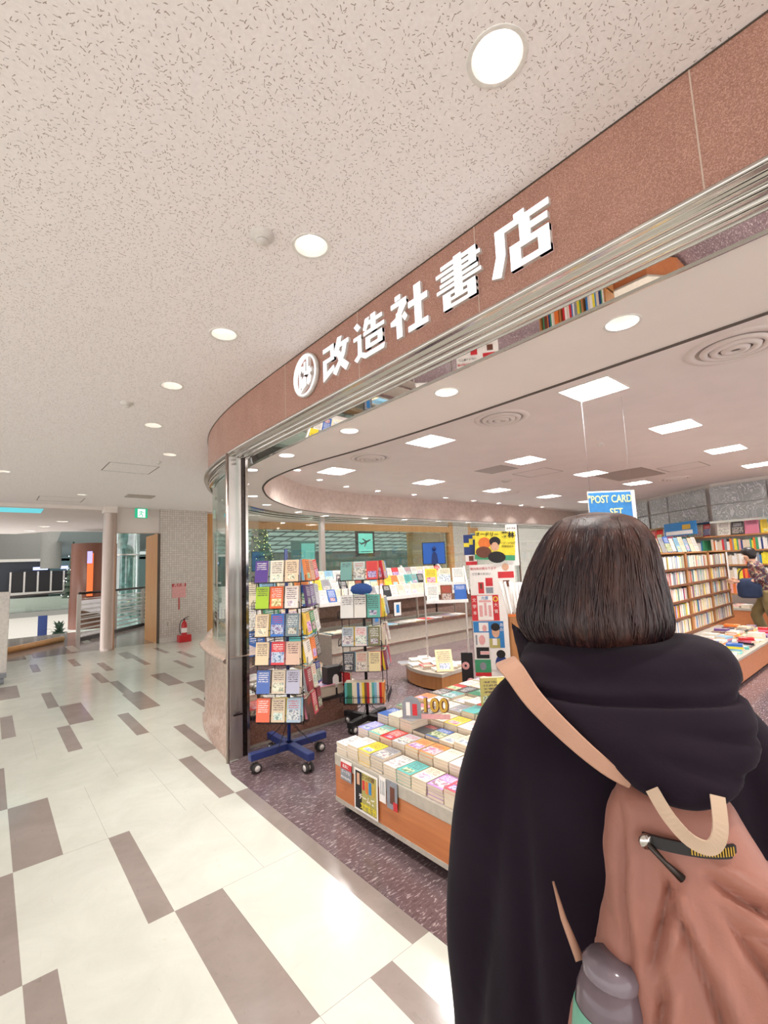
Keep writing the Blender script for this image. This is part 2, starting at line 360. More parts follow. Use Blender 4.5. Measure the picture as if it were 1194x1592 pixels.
# ------------------------------------------------------------------ plan curves of the shop
PF = [(1.55, -3.5), (1.55, 0), (1.55, 2.4), (1.553, 3.2), (1.565, 3.7), (1.595, 4.1), (1.66, 4.55), (1.76, 4.95), (1.93, 5.4), (2.2, 5.95), (2.65, 6.6), (3.25, 7.1), (4.0, 7.5), (5.0, 7.72), (6.5, 7.8), (9, 7.8), (14.5, 7.8)]
PF = [PF[0]]+cat_rom(PF[1:-1], 6)+[PF[-1]]
PI_ = [(2.42, -3.5), (2.42, 0), (2.42, 1.2), (2.40, 2.2), (2.34, 3.0), (2.27, 3.6), (2.25, 4.15), (2.33, 4.7), (2.56, 5.25), (3.1, 6.0), (4.1, 6.8), (5.4, 7.12), (7, 7.18), (9, 7.18), (14.5, 7.18)]
PI_ = [PI_[0]]+cat_rom(PI_[1:-1], 6)+[PI_[-1]]
def offs(path, d):
    out = []
    for i, p in enumerate(path):
        a = Vector(path[max(i-1, 0)]); b = Vector(path[min(i+1, len(path)-1)]); t = (b-a).normalized(); out.append((p[0]+t.y*d, p[1]-t.x*d))
    return out
def part_path(path, y0, x1):
    return [p for p in path if p[1] >= y0 and p[0] <= x1]

# ------------------------------------------------------------------ floors
ROWS = [-4.5, -3.6, -2.75, -1.85, -1.0, -.12, .63, 1.506, 2.369, 3.253, 4.137, 5.03, 5.915, 6.845, 7.79, 8.70, 9.62, 10.51, 11.3]
CX = lambda k: .159+.1075*k
cells = set()
def dk(k0, k1, r0, r1):
    for r in range(r0, r1):
        cells.add((k0, k1, r))
for a in [(0, 2, 9, 10), (-2, 0, 8, 9), (-2, 0, 10, 11), (0, 1, 7, 8), (4, 5, 8, 9), (5, 7, 7, 8), (9, 10, 6, 7), (10, 11, 9, 10), (9, 10, 11, 12), (12, 13, 10, 11), (4, 5, 11, 12),
          (5, 7, 12, 13), (4, 5, 13, 14), (0, 1, 12, 13), (0, 2, 14, 15), (10.4, 11.4, 14, 15), (11.3, 12.3, 13, 14), (11.1, 13.1, 12, 13), (12.4, 13.4, 15, 16), (9.4, 10.4, 16, 17), (4.2, 5.2, 16, 17),
          (16.8, 18.6, 16, 17), (17.6, 18.5, 15, 16), (16.3, 18.2, 13, 14), (18.3, 20.4, 12, 13), (21.6, 22.4, 14, 15), (22.8, 23.7, 16, 17), (24.6, 25.6, 15, 16), (16.2, 17, 11, 12),
          (-6, -5, 9, 10), (-9, -7, 7, 8), (-5, -4, 12, 13), (-8, -6, 13, 14), (-4, -3, 14, 15), (-11, -10, 11, 12), (-7, -6, 5, 6), (2, 4, 4, 5), (-2, -1, 3, 4), (6, 7, 2, 3)]: dk(*a)
E_X = 1.437
fb = MB()
def clipx(y): return 1.437
ysplit = 3.68
# base sheet of the corridor, with cut-outs avoided by stacking: each row strip is cut in x at the dark tiles
band = {6: None, 7: None}
for r in range(len(ROWS)-1):
    y0, y1 = ROWS[r], ROWS[r+1]
    segs = sorted([(CX(c[0]), CX(c[1])) for c in cells if c[2] == r])
    if r in (7, 8): segs.append((1.342, E_X))
    if r in (1, 3, 4): segs.append((1.342, E_X))
    xmax = E_X if y1 < 3.9 else (8.0 if y0 > 7.7 else 3.4)
    x = -6.0
    for a, b in segs:
        a = min(a, xmax); b = min(b, xmax)
        if a > x: fb.add([(x, y0, 0), (a, y0, 0), (a, y1, 0), (x, y1, 0)], [(0, 1, 2, 3)], M['cream'])
        if b > a: fb.add([(a, y0, 0), (b, y0, 0), (b, y1, 0), (a, y1, 0)], [(0, 1, 2, 3)], M['taupe'])
        x = max(x, b)
    if xmax > x: fb.add([(x, y0, 0), (xmax, y0, 0), (xmax, y1, 0), (x, y1, 0)], [(0, 1, 2, 3)], M['cream'])
# thin seams between long cream tiles
for r, ks in ((7, (-5, 7)), (8, (9, 11)), (9, (4, 8)), (6, (0, 3, 7)), (10, (6, 10)), (11, (2,))):
    for k in ks: fb.box(CX(k)-.0006, ROWS[r], .0001, CX(k)+.0006, ROWS[r+1], .0004, M['taupe'])
for r, k0, k1 in ((7, 7, 9), (7, 10, 11), (7, 1, 4), (8, 7, 11), (9, 2, 4)): fb.box(CX(k0), ROWS[r]-.0006, .0001, CX(k1), ROWS[r]+.0006, .0004, M['taupe'])
# dark border before the railing
fb.add([(-6, 11.3, 0), (14.5, 11.3, 0), (14.5, 15.6, 0), (-6, 15.6, 0)], [(0, 1, 2, 3)], M['taupe'])
for k0, k1, y0, y1 in ((4.2, 5.2, 10.7, 11.9), (11, 12.4, 11.5, 12.6), (14.5, 16, 12.7, 14.3)): fb.add([(CX(k0), y0, .001), (CX(k1), y0, .001), (CX(k1), y1, .001), (CX(k0), y1, .001)], [(0, 1, 2, 3)], M['cream'])
floor = struct(fb.build('floor'))
fb = MB(); pl = [(E_X, -4.5), (14.5, -4.5), (14.5, 7.7)]+[(p[0], p[1]) for p in reversed(offs(part_path(PF, 3.75, 9), .02))]+[(1.50, 3.76), (E_X, 3.55)]
fb.prism(pl, -.02, .002, M['purple']); struct(fb.build('floor'))

# ------------------------------------------------------------------ lamps in the ceilings (positions)
CORR = [(1.065, .655), (1.055, 1.665), (1.044, 2.667), (1.025, 3.675), (1.17, 4.80), (1.635, 5.91), (1.07, -.35), (1.07, -1.4), (-1.2, 2.2), (-1.2, 4.4), (-1.2, 6.6), (-1.2, .0), (-1.15, -2.2), (.09, 7.9), (1.2, 9.6), (3.6, 9.3), (6.2, 9.4), (9.2, 9.4), (5.0, 8.9), (7.6, 8.9), (10.6, 8.9), (12.6, 9.3), (5.0, 10.3), (7.6, 10.3), (10.6, 10.3)]
SOFF = [(1.993, .735), (1.965, 1.70), (1.945, 2.62), (1.916, 3.50), (1.908, 4.20), (1.99, -.25), (1.99, -1.25), (2.15, 4.95), (2.62, 5.72), (3.16, 6.41), (4.06, 7.05), (4.85, 7.40), (5.9, 7.5), (7.0, 7.5), (8.1, 7.5), (9.2, 7.5), (10.3, 7.5)]
COVE = [(3.32, 5.76), (4.01, 6.25), (4.77, 6.58), (5.6, 6.70), (6.6, 6.74), (7.58, 6.76), (8.6, 6.80), (9.6, 6.82), (10.6, 6.84), (11.6, 6.84)]
def nearR(i, r0): return r0
# ------------------------------------------------------------------ ceilings
cb = MB()
inner = offs(PF, .02)
poly = [(-6, -3.5)]+[(p[0], p[1]) for p in inner]+[(14.5, 11.3), (-6, 11.3)]
cb.holed(poly, [circ(x, y, .078) for x, y in CORR], HC, M['fissure'])
struct(cb.build('ceiling'))
cb = MB(); so = offs(PF, .235)
sl_ = [SOFF[i] for i in (6, 5, 0, 1, 2, 3, 4)]+SOFF[7:]
def near_i(path, q): return min(range(len(path)), key=lambda i: (Vector(path[i])-Vector(q)).length)
def dense(path, st=.12):
    out = []
    for i in range(len(path)-1):
        a, c = Vector(path[i]), Vector(path[i+1]); n = max(1, int((c-a).length/st)); out += [tuple(a.lerp(c, k/n)) for k in range(n)]
    return out+[path[-1]]
so = dense(so); pin = dense(PI_)
cuts = [(0, 0)]+[(near_i(so, m), near_i(pin, m)) for m in [((a[0]+c[0])/2, (a[1]+c[1])/2) for a, c in zip(sl_, sl_[1:])]]+[(len(so)-1, len(pin)-1)]
for (i0, j0), (i1, j1), q in zip(cuts, cuts[1:], sl_):
    cb.holed(so[i0:i1+1]+pin[j0:j1+1][::-1], [circ(q[0], q[1], .066)], HS, M['ceil2'])
struct(cb.build('ceiling'))
SQ = [(x, y) for x in (3.85, 5.80, 7.78, 9.75, 11.7) for y in (-.2, 1.70, 3.62, 5.55) if not (x > 11 and y < 5)]
cb = MB(); cb.holed(PI_+[(14.5, -3.5)], [circ(x, y, .05) for x, y in COVE]+[rect(x, y, .215, .215) for x, y in SQ], HU, M['ceil']); struct(cb.build('ceiling'))
# dark joint line on the soffit edge and the mottled upstand between the two ceilings
cb = MB(); cb.sweep(PI_, [(-.022, HS-.001), (-.022, HS-.006), (0, HS-.006), (0, HS)], M['shadowgap'], False); struct(cb.build('trim_1'))
cb = MB(); cb.sweep(PI_, [(0.001, HS), (0.001, HU)], M['cove'], False); struct(cb.build('wall_cove'))
# ------------------------------------------------------------------ fascia of granite slabs, steel mouldings, mirror strip
f = MB(); f.sweep(PF, [(.10, HC), (0, HC), (0, 2.53), (.10, 2.53)], M['fascia'], False); fas = struct(f.build('wall_fascia'))
sm = MB()
for y in (-.51, .31, 1.13, 1.975, 2.83): sm.box(1.5485, y-.0022, 2.53, 1.5515, y+.0022, HC, M['seam'])
struct(sm.build('trim_2'))
prof = [(0.0, 2.535), (-.012, 2.535), (-.03, 2.532), (-.04, 2.524), (-.042, 2.514), (-.034, 2.506), (-.02, 2.504)]
for cx_, cz, rr in ((.004, 2.503, .017), (.044, 2.494, .019), (.088, 2.484, .019)):
    prof += [(cx_+rr*math.sin(a), cz-rr*math.cos(a)) for a in [-1.3+2.6*k/8 for k in range(9)]]
    prof += [(cx_+rr+.001, cz-.003), (cx_+rr+.004, cz-.002)]
prof += [(.118, 2.478), (.12, 2.468)]
mb = MB(); mb.sweep(PF, prof, M['steel']); struct(mb.build('trim_3'))
mb = MB(); mb.sweep(PF, [(.12, 2.469), (.232, 2.469)], M['mirror'], False); mb.sweep(PF, [(.230, 2.469), (.230, 2.462), (.238, 2.462), (.238, 2.471)], M['steel'], False); struct(mb.build('trim_4'))
# where ceiling meets fascia, the shade of the gap is a dark-coloured strip
mb = MB(); mb.sweep(PF, [(-.005, HC-.0008), (-.005, HC-.004), (0, HC-.004)], M['shadowgap'], False); struct(mb.build('trim_5'))

# ------------------------------------------------------------------ lit shop sign: strokes in a unit square (x right, y up)
def glyph(polys):
    return polys
def R(x0, y0, x1, y1): return [(x0, y0), (x1, y0), (x1, y1), (x0, y1)]
G = {
 '店': [R(.44, .88, .62, 1.0), R(.10, .78, 1.0, .90), [(.10, .90), (.10, .42), (.0, .06), (.17, .0), (.27, .38), (.27, .90)], R(.52, .36, .70, .78), R(.70, .56, .97, .68), R(.34, .0, .52, .44), R(.34, .34, .98, .46), R(.80, .0, .98, .46), R(.34, .0, .98, .12)],
 '書': [R(.42, .20, .60, 1.0), R(.12, .86, .92, .95), R(.0, .74, 1.0, .82), R(.76, .62, .92, .95), R(.12, .62, .92, .70), R(.08, .51, .94, .585), R(.0, .40, 1.0, .475), R(.14, .0, .32, .34), R(.70, .0, .88, .34), R(.14, .265, .88, .34), R(.14, .14, .88, .205), R(.14, .0, .88, .075)],
 '社': [R(.14, .88, .30, 1.0), R(.02, .74, .46, .86), [(.30, .80), (.46, .80), (.46, .70), (.16, .32), (.0, .36), (.0, .46), (.14, .50)], R(.16, .0, .32, .60), [(.32, .46), (.40, .54), (.48, .40), (.40, .32)], R(.66, .0, .84, .98), R(.50, .54, 1.0, .68), R(.48, .0, 1.0, .13)],
 '造': [[(.40, .98), (.54, .98), (.50, .80), (.42, .66), (.32, .72)], R(.58, .56, .74, 1.0), R(.42, .78, .94, .88), R(.34, .56, 1.0, .66), R(.40, .20, .55, .50), R(.78, .20, .93, .50), R(.40, .40, .93, .50), R(.40, .20, .93, .30), [(.02, .94), (.14, 1.0), (.26, .84), (.14, .78)], R(.0, .56, .26, .66), R(.13, .14, .26, .60), [(.0, .10), (.10, .0), (.30, .16), (.20, .24)], [(.14, .16), (.26, .20), (.42, .12), (1.0, .12), (.96, .0), (.36, .0)]],
 '改': [R(.02, .80, .46, .92), R(.32, .48, .46, .92), R(.02, .48, .46, .60), R(.02, .08, .17, .60), [(.02, .0), (.02, .18), (.44, .34), (.48, .20)], [(.60, 1.0), (.76, .98), (.66, .66), (.54, .50), (.42, .58)], R(.60, .70, 1.0, .82), [(.80, .74), (.95, .74), (.86, .44), (.52, .0), (.40, .12), (.70, .44)], [(.56, .56), (.68, .62), (.80, .34), (1.0, .14), (.88, .0), (.66, .24)]],
}
sign = thing('shop_sign', 'white lit characters and round emblem mounted along the salmon granite fascia', 'sign', (1.53, 1.6, 2.735))
def sgn(polys, ya, yb, z0, z1, name, depth=.022):
    b = MB()
    for i, p in enumerate(polys):
        q = [(ya+(yb-ya)*x, z0+(z1-z0)*y) for x, y in p]
        e = .0004*(i % 5)
        T = basis((1.545-.0-e, 0, 0), (0, 1, 0), (0, 0, 1), (-1, 0, 0))
        # local x -> world Y, local y -> world Z, local z -> -X
        T = Matrix(((0, 0, -1, 1.548), (1, 0, 0, 0), (0, 1, 0, 0), (0, 0, 0, 1)))
        b.prism(q, 0, depth+e, M['letter'], T, side=M['offwhite'])
    o = b.build(name, sign); o.matrix_parent_inverse = Matrix.Translation((-1.53, -1.6, -2.735)); return o
for ch, y0, y1 in (('店', 1.045, .775), ('書', 1.35, 1.095), ('社', 1.675, 1.41), ('造', 1.995, 1.725), ('改', 2.32, 2.045)):
    sgn(G[ch], y0, y1, 2.632, 2.862, 'sign_character', .016)
# emblem: ring with a folded-ribbon mark
T = Matrix(((0, 0, -1, 1.548), (-1, 0, 0, 2.525), (0, 1, 0, 2.755), (0, 0, 0, 1)))
b = MB(); b.lathe([(.128, 0), (.136, 0), (.136, .03), (.128, .03), (.128, 0)], (0, 0, 0), M['letter'], 48, T); b.lathe([(.137, 0), (.145, 0), (.145, .024), (.137, .024)], (0, 0, 0), M['offwhite'], 48, T)
o = b.build('emblem_ring', sign); o.matrix_parent_inverse = Matrix.Translation((-1.53, -1.6, -2.735))
b = MB()
emb = [[(-.075, .0), (-.075, .045), (-.045, .075), (-.015, .065), (-.012, .03), (-.03, .02), (-.038, .045), (-.055, .03), (-.055, 0)], R(-.075, -.11, -.055, .0), R(-.012, .0, .012, .09), R(.022, -.005, .045, .115), R(-.012, .0, .085, .022),
       [(-.035, -.02), (-.01, -.005), (.02, -.02), (.02, -.075), (-.01, -.085), (-.055, -.11), (-.035, -.07)], [(.03, -.03), (.06, -.005), (.08, -.03), (.07, -.065), (.04, -.08), (.025, -.06)], R(-.055, -.075, -.035, .0), R(.05, -.01, .07, .04)]
for i, p in enumerate(emb): b.prism(p, 0, .022+.0004*i, M['letter'], T, side=M['offwhite'])
o = b.build('emblem_mark', sign); o.matrix_parent_inverse = Matrix.Translation((-1.53, -1.6, -2.735))

# ------------------------------------------------------------------ glazed corner: marble pedestal, curved glass, posts
pth = [q for q in part_path(PF, 3.9, 14.6)]
pth = [(1.497, 3.775)]+[(p[0]-.055, p[1]) if p[1] < 5 else p for p in pth]
gp = [(p[0], p[1]) for p in offs(pth, .0)]
b = MB()
b.sweep(gp, [(.34, .80), (.10, .80), (.0, .80), (-.028, .795), (-.034, .78), (-.028, .765), (-.012, .758), (.0, .745), (.014, .735), (.02, .72), (.022, .10), (.0, .09), (.0, .0)], M['ledge'])
struct(b.build('wall_pedestal'))
def window_glass(name, path, z0, z1, off, m):
    b = MB(); b.sweep(path, [(off, z0), (off, z1)], m); return b.build(name)
g1 = window_glass('window_1', [p for p in gp if p[1] < 7.2 and p[0] < 3.3], .80, 2.47, .10, M['fglass']); struct(g1)
g1 = window_glass('window_4', [p for p in gp if p[0] > 3.2], .80, 2.47, .10, M['glass']); struct(g1)
# corner posts and the shutter column
b = MB(); b.tube([(1.497, 3.765, 0), (1.497, 3.765, 2.49)], .014, M['copper'], 12); o = b.build('corner_post'); tag(o, 'slim copper tinted round post at the glazed shop corner', 'post')
ct = thing('shutter_column', 'brushed steel column with dark slot beside the book spinner', 'column', (1.58, 3.8, 0))
def child(b, name, root):
    o = b.build(name, root); o.matrix_parent_inverse = root.matrix_basis.inverted() if False else Matrix.Translation(-root.location) ; return o
b = MB(); b.box(1.512, 3.79, 0, 1.632, 3.815, 2.475, M['brushed']); bevel(child(b, 'column_body', ct), .004)
b = MB(); b.box(1.634, 3.795, 0, 1.664, 3.83, 2.475, M['darksteel']); child(b, 'shutter_slot', ct)
b = MB(); b.box(1.667, 3.785, 0, 1.69, 3.84, 2.475, M['steel']); child(b, 'slot_rail', ct)
b = MB(); b.box(1.545, 3.764, .34, 1.63, 3.77, .352, M['darksteel']); b.box(1.55, 3.762, .356, 1.60, 3.77, .37, M['steel']); child(b, 'lock_plate', ct)
# posts of the far glazing
for x, y, l in ((4.9, 7.62, 'square steel post in the far glazing, left of the departure sign'), (11.6, 7.72, 'square steel post in the far glazing at its right end')):
    b = MB(); b.box(x-.045, y-.045, .8, x+.045, y+.045, 2.47, M['brushed']); tag(b.build('glazing_post'), l, 'post')
b = MB(); 
for z in (2.40, 2.435): b.sweep(gp, [(.08, z), (.06, z), (.06, z+.018), (.08, z+.018), (.08, z)], M['steel'], False)
struct(b.build('trim_6'))

# ------------------------------------------------------------------ walls at the back
def wallbox(name, x0, y0, z0, x1, y1, z1, m):
    b = MB(); b.box(x0, y0, z0, x1, y1, z1, m); return struct(b.build(name))
wallbox('wall_back', 2.90, 11.15, 0, 3.95, 11.6, HC, M['mosaic'])
wallbox('baseboard_back', 2.895, 11.13, 0, 3.95, 11.15, .10, M['offwhite'])
wallbox('wall_header', 1.98, 11.25, 2.42, 2.90, 11.45, HC, M['ceil2'])
b = MB(); b.box(2.845, 11.13, 0, 2.90, 12.15, 2.40, M['woodframe']); b.box(2.843, 11.125, 0, 2.90, 11.13, 2.40, M['shadowgap']); struct(b.build('door_1'))
# wood-framed windows of the back wall
def frame(n, x0, x1, z0=.0, ztop=2.75, lintel=.19, jamb=.12, sill=None):
    b = MB(); b.box(x0, 11.2, 0, x0+jamb, 11.42, HC-.05, M['woodframe']); b.box(x1-jamb, 11.2, 0, x1, 11.42, HC-.05, M['woodframe'])
    b.box(x0+jamb, 11.2, ztop-lintel, x1-jamb, 11.42, ztop, M['woodframe']); o = struct(b.build('window_%d' % n))
    g = MB(); g.box(x0+jamb, 11.3, 0, x1-jamb, 11.31, ztop-lintel, M['glass']); gg = g.build('pane', o)
    return o
frame(2, 3.95, 12.85, jamb=.2); frame(3, 13.7, 18.2)
b = MB(); b.box(10.9, 11.55, 0, 12.5, 11.62, 2.56, M['woodframe']); b.box(12.45, 11.42, 0, 12.62, 11.9, 2.56, M['woodframe']); struct(b.build('door_2'))
wallbox('wall_back_2', 12.85, 11.2, 0, 13.7, 11.6, HC, M['mosaic'])
wallbox('wall_back_3', 3.95, 11.25, 2.75, 18.2, 11.5, HC, M['ceil2'])
# small things on the mosaic wall
ex = thing('fire_extinguisher', 'red fire extinguisher in a red floor tray before the mosaic wall', 'fire extinguisher', (3.34, 10.85, 0))
b = MB(); b.box(-.13, -.09, 0, .13, .09, .15, M['red']); bevel(b.build('tray', ex), .01)
b = MB(); b.lathe([(.0, .10), (.055, .10), (.06, .13), (.06, .36), (.05, .41), (.022, .44), (.02, .47), (0, .47)], (0, 0, 0), M['red'], 24); b.lathe([(.0605, .2), (.0605, .3)], (0, 0, 0), M['whitep'], 24); b.build('cylinder', ex)
b = MB(); b.tube([(0, 0, .46), (.0, 0, .50)], .014, M['black']); b.tube([(-.02, 0, .49), (.10, 0, .54)], .008, M['black']); b.tube([(-.02, 0, .48), (.09, 0, .48)], .006, M['black']); b.build('handle', ex)
b = MB(); b.tube(cat_rom([(0, 0, .47), (-.06, 0, .46), (-.10, 0, .36), (-.095, 0, .24), (-.08, 0, .18)]), .008, M['black']); b.build('hose', ex)
fs = thing('extinguisher_sign', 'small red headed notice on the mosaic wall above the extinguisher', 'sign', (3.31, 11.145, 1.08))
b = MB(); b.box(-.15, -.006, -.13, .15, 0, .12, M['pinkp']); b.box(-.15, -.008, .12, .15, 0, .19, M['red']); b.box(-.01, -.008, -.4, .01, 0, -.13, M['red']); b.build('board', fs)
lettering('消火器', .085, M['whitep'], fs, (0, -.009, .155), (PI/2, 0, 0))
b = MB(); b.box(3.03, 11.13, .32, 3.11, 11.15, .46, M['offwhite']); b.box(3.05, 11.125, .34, 3.09, 11.13, .44, M['greyband']); tag(b.build('wall_socket'), 'cream wall socket low on the mosaic wall', 'socket')
es = thing('exit_sign', 'green and white running figure exit sign hanging from the corridor ceiling', 'exit sign', (2.475, 11.05, 2.72))
mg = emis('exit_green', '#25b98a', .55); mw = emis('exit_white', '#eefaf5', .8)
b = MB(); b.box(-.13, -.03, 0, .13, .03, .22, M['offwhite']); b.box(-.125, -.033, .005, .125, -.03, .215, mg); b.box(-.07, -.036, .02, .08, -.033, .20, mw); b.tube([(-.08, 0, .22), (-.08, 0, .23)], .006, M['offwhite']); b.build('sign_box', es)
b = MB(); b.tube([(.012, -.038, .172), (.013, -.038, .174)], .014, mg, 10)
for p in ([(.005, -.038, .15), (-.005, -.038, .10)], [(-.005, -.038, .10), (.025, -.038, .075), (.02, -.038, .035)], [(-.005, -.038, .10), (-.03, -.038, .07), (-.055, -.038, .06)], [(.005, -.038, .145), (.035, -.038, .125), (.05, -.038, .135)], [(.005, -.038, .145), (-.03, -.038, .14), (-.04, -.038, .115)]): b.tube(p, .008, mg, 6)
b.build('running_figure', es)
# beam and round pillar at the corridor end
b = MB(); b.box(-6, 11.1, HC-.07, 1.80, 11.25, HC, M['ceil2']); b.box(1.78, 11.0, HC-.13, 2.02, 11.3, HC, M['ceil2']); struct(b.build('trim_7'))
b = MB(); b.lathe([(.135, 0), (.135, .05), (.128, .06), (.128, HC-.12)], (1.91, 11.16, 0), M['copper'], 32); tag(b.build('pillar'), 'slender round copper toned metal pillar at the corridor end', 'pillar')
# ceiling beyond the beam, curved edge
b = MB(); b.holed([(-6, 11.25), (3.0, 11.25), (3.1, 12.6), (3.8, 15.2), (3.2, 17.0), (1.4, 17.2), (.6, 18.3), (-6, 18.6)], [circ(1.36, 14.1, .13), circ(1.1, 15.6, .13), circ(.86, 17.1, .13)], 2.92, M['ceil2'])
b.sweep([(3.0, 11.25), (3.1, 12.6), (3.8, 15.2), (3.2, 17.0), (1.4, 17.2), (.6, 18.3), (-6, 18.6)], [(0, 2.92), (0, 3.3)], M['ceil2']); struct(b.build('ceiling'))
b = MB(); tq = emis('teal_skylight', '#5cc9d6', .8); b.box(-.9, 11.62, 2.912, .80, 12.35, 2.921, tq); struct(b.build('window_9'))
# right rear wall of patterned glass, faceted
WR = [(11.3, -3.5), (11.3, .6), (11.38, 1.9), (11.5, 2.87), (12.3, 3.9), (13.1, 5.0), (13.9, 6.4), (14.3, 7.8)]
b = MB(); b.sweep(WR, [(0, 0), (0, HU)], M['ceil'], False); struct(b.build('wall_right'))
b = MB()
Wf = []
for i in range(len(WR)-1):
    a, c = Vector(WR[i]), Vector(WR[i+1]); n = max(1, int((c-a).length/.55))
    for k in range(n):
        p, q = a.lerp(c, k/n), a.lerp(c, (k+1)/n); t = (q-p).normalized(); nn = Vector((-t.y, t.x)); z = .10 if (i+k) % 2 else .06
        p, q = p+nn*z+t*.01, q+nn*z-t*.01
        for z0, z1 in ((2.10, 2.44), (2.46, 2.82)): b.add([(p.x, p.y, z0), (q.x, q.y, z0), (q.x, q.y, z1), (p.x, p.y, z1)], [(0, 1, 2, 3)], M['frost'])
struct(b.build('wall_right_2'))
b = MB(); b.sweep([(x-.22, y) for x, y in WR], [(0, 2.06), (-.03, 2.06), (-.03, 2.10), (0, 2.10), (0, 2.06)], M['steel'], False); struct(b.build('trim_8'))
wallbox('wall_end', 14.3, -3.5, 0, 14.5, 11.3, HC, M['ceil'])

# ------------------------------------------------------------------ ceiling fixtures
def downlight(kind, r, dep, H, pw, col, lens, name, spr=1.2):
    t = bpy.data.objects.new(name, None); C.objects.link(t)
    b = MB(); b.lathe([(r*.98, .0), (r*1.16, -.003), (r*1.18, -.001), (r*1.18, .0)], (0, 0, 0), M['white'], 28); b.build('trim_ring', t)
    b = MB(); b.lathe([(r, 0), (r*.93, dep*.5), (r*.6, dep*.98), (0, dep)], (0, 0, 0), M['reflector'], 28); b.build('reflector', t)
    b = MB(); b.lathe([(r*.36, dep*.80), (r*.50, dep*.80), (r*.53, dep*.84), (r*.54, dep*.95)], (0, 0, 0), lens, 20); b.build('lamp_bulb', t)
    l = area('light', t, (0, 0, dep*.79), pw, r*.7, col, spread=spr); l.data.name = name
    return t
def words(n): return ORD[n]
d0 = downlight('c', .075, .10, HC, P_CORR, LAMP_WARM, M['lampw'], 'recessed_downlight')
txt_c = {0: 'large round downlight in the speckled corridor ceiling, nearest the top of the photo', 1: 'round downlight in the speckled corridor ceiling just right of the smoke detector', 2: 'round downlight in the corridor ceiling left of the round emblem', 3: 'small round downlight in the corridor ceiling left of the fascia curve', 4: 'small round downlight between the ceiling sensor and the access panel', 5: 'small round downlight right above the corridor access panel', 13: 'small round downlight in corridor ceiling at the far left photo edge'}
EXT = {6: 'round downlight in the corridor ceiling just behind the photographer', 7: 'round downlight in the corridor ceiling farther behind the photographer', 8: 'round downlight of the left row, level with the round emblem', 9: 'round downlight of the left row, level with the glazed corner', 10: 'round downlight of the left row, level with the access panel', 11: 'round downlight of the left row, beside the photographer', 12: 'round downlight of the left row, behind the photographer', 14: 'round downlight between the ceiling grille and the far beam', 15: 'round downlight seen through the glazed corner before the mosaic wall', 16: 'round downlight before the back windows, middle of the three', 17: 'round downlight before the back windows, right of the departure sign', 18: 'first downlight close behind the far glazing, from the left', 19: 'second downlight close behind the far glazing, from the left', 20: 'third downlight close behind the far glazing, from the left', 21: 'downlight before the back windows at the far right end', 22: 'first downlight close to the wood framed windows, from the left', 23: 'second downlight close to the wood framed windows, from the left', 24: 'third downlight close to the wood framed windows, from the left'}
for i, (x, y) in enumerate(CORR):
    o = d0 if i == 0 else dup(d0)
    o.location = (x, y, HC)
    tag(o, txt_c.get(i, EXT.get(i)), 'downlight', 'recessed downlights of the mall corridor')
d1 = downlight('s', .064, .07, HS, P_DOWN, LAMP_WHITE, M['lamp'], 'recessed_downlight', 2.0)
names_s = {0: 'first', 1: 'second', 2: 'third', 3: 'fourth', 4: 'fifth'}
for i, (x, y) in enumerate(SOFF):
    o = d1 if i == 0 else dup(d1); o.location = (x, y, HS)
    if i < 5: l = 'bright round downlight in the soffit behind the fascia, %s from the right' % names_s[i]
    elif i in (5, 6): l = 'round soffit downlight beyond the right photo edge, %s one out' % ORD[i-5]
    else: l = 'bright round downlight in the far curved soffit, %s from the glazed corner' % ORD[i-7]
    tag(o, l, 'downlight', 'downlights of the shop soffit')
d2 = downlight('u', .048, .06, HU, 3.0, LAMP_WHITE, M['lamp'], 'recessed_downlight', 2.5)
for i, (x, y) in enumerate(COVE):
    o = d2 if i == 0 else dup(d2); o.location = (x, y, HU)
    tag(o, 'small downlight washing the mottled curved upstand, %s from the left' % ORD[i], 'downlight', 'small downlights along the curved upstand')
d3 = downlight('f', .125, .06, HU, P_FAR, LAMP_WARM, M['lampw'], 'recessed_downlight', 2.4)
for i, (x, y, w) in enumerate(((1.36, 14.1, 'nearest'), (1.1, 15.6, 'middle'), (.86, 17.1, 'farthest'))):
    o = d3 if i == 0 else dup(d3); o.location = (x, y, 2.92)
    tag(o, 'warm round downlight beyond the ceiling beam, %s of the three' % w, 'downlight', 'downlights beyond the ceiling beam')
t = bpy.data.objects.new('square_ceiling_light', None); C.objects.link(t)
b = MB()
for (x0, y0, x1, y1) in ((-.215, -.215, .215, -.205), (-.215, .205, .215, .215), (-.215, -.205, -.205, .205), (.205, -.205, .215, .205)): b.box(x0, y0, -.004, x1, y1, .07, M['white'])
b.build('frame', t)
b = MB(); b.box(-.205, -.205, .065, .205, .205, .07, M['panel']); b.build('lamp_panel', t)
b = MB()
for a, c in (((-.205, 0), (.205, 0)), ((0, -.205), (0, .205))): b.box(min(a[0], c[0])-.003, min(a[1], c[1])-.003, .012, max(a[0], c[0])+.003, max(a[1], c[1])+.003, .05, M['reflector'])
for k in (-1, 1):
    b.tube([(k*.1, -.19, .035), (k*.1, .19, .035)], .014, M['panel'], 8)
b.build('louvre', t)
l = area('light', t, (0, 0, .062), P_SQUARE, .38, LAMP_WHITE, spread=PI*.8)
for i, (x, y) in enumerate(SQ):
    o = t if i == 0 else dup(t); o.location = (x, y, HU); ci, ri = divmod(i, 4)
    side = ('beyond the right edge', 'nearest the right edge', 'in the middle line', 'nearest the mottled upstand')[ri]
    tag(o, 'square louvred ceiling light, %s row from the shop front, %s' % (ORD[ci], side), 'ceiling light', 'square lights of the shop ceiling')
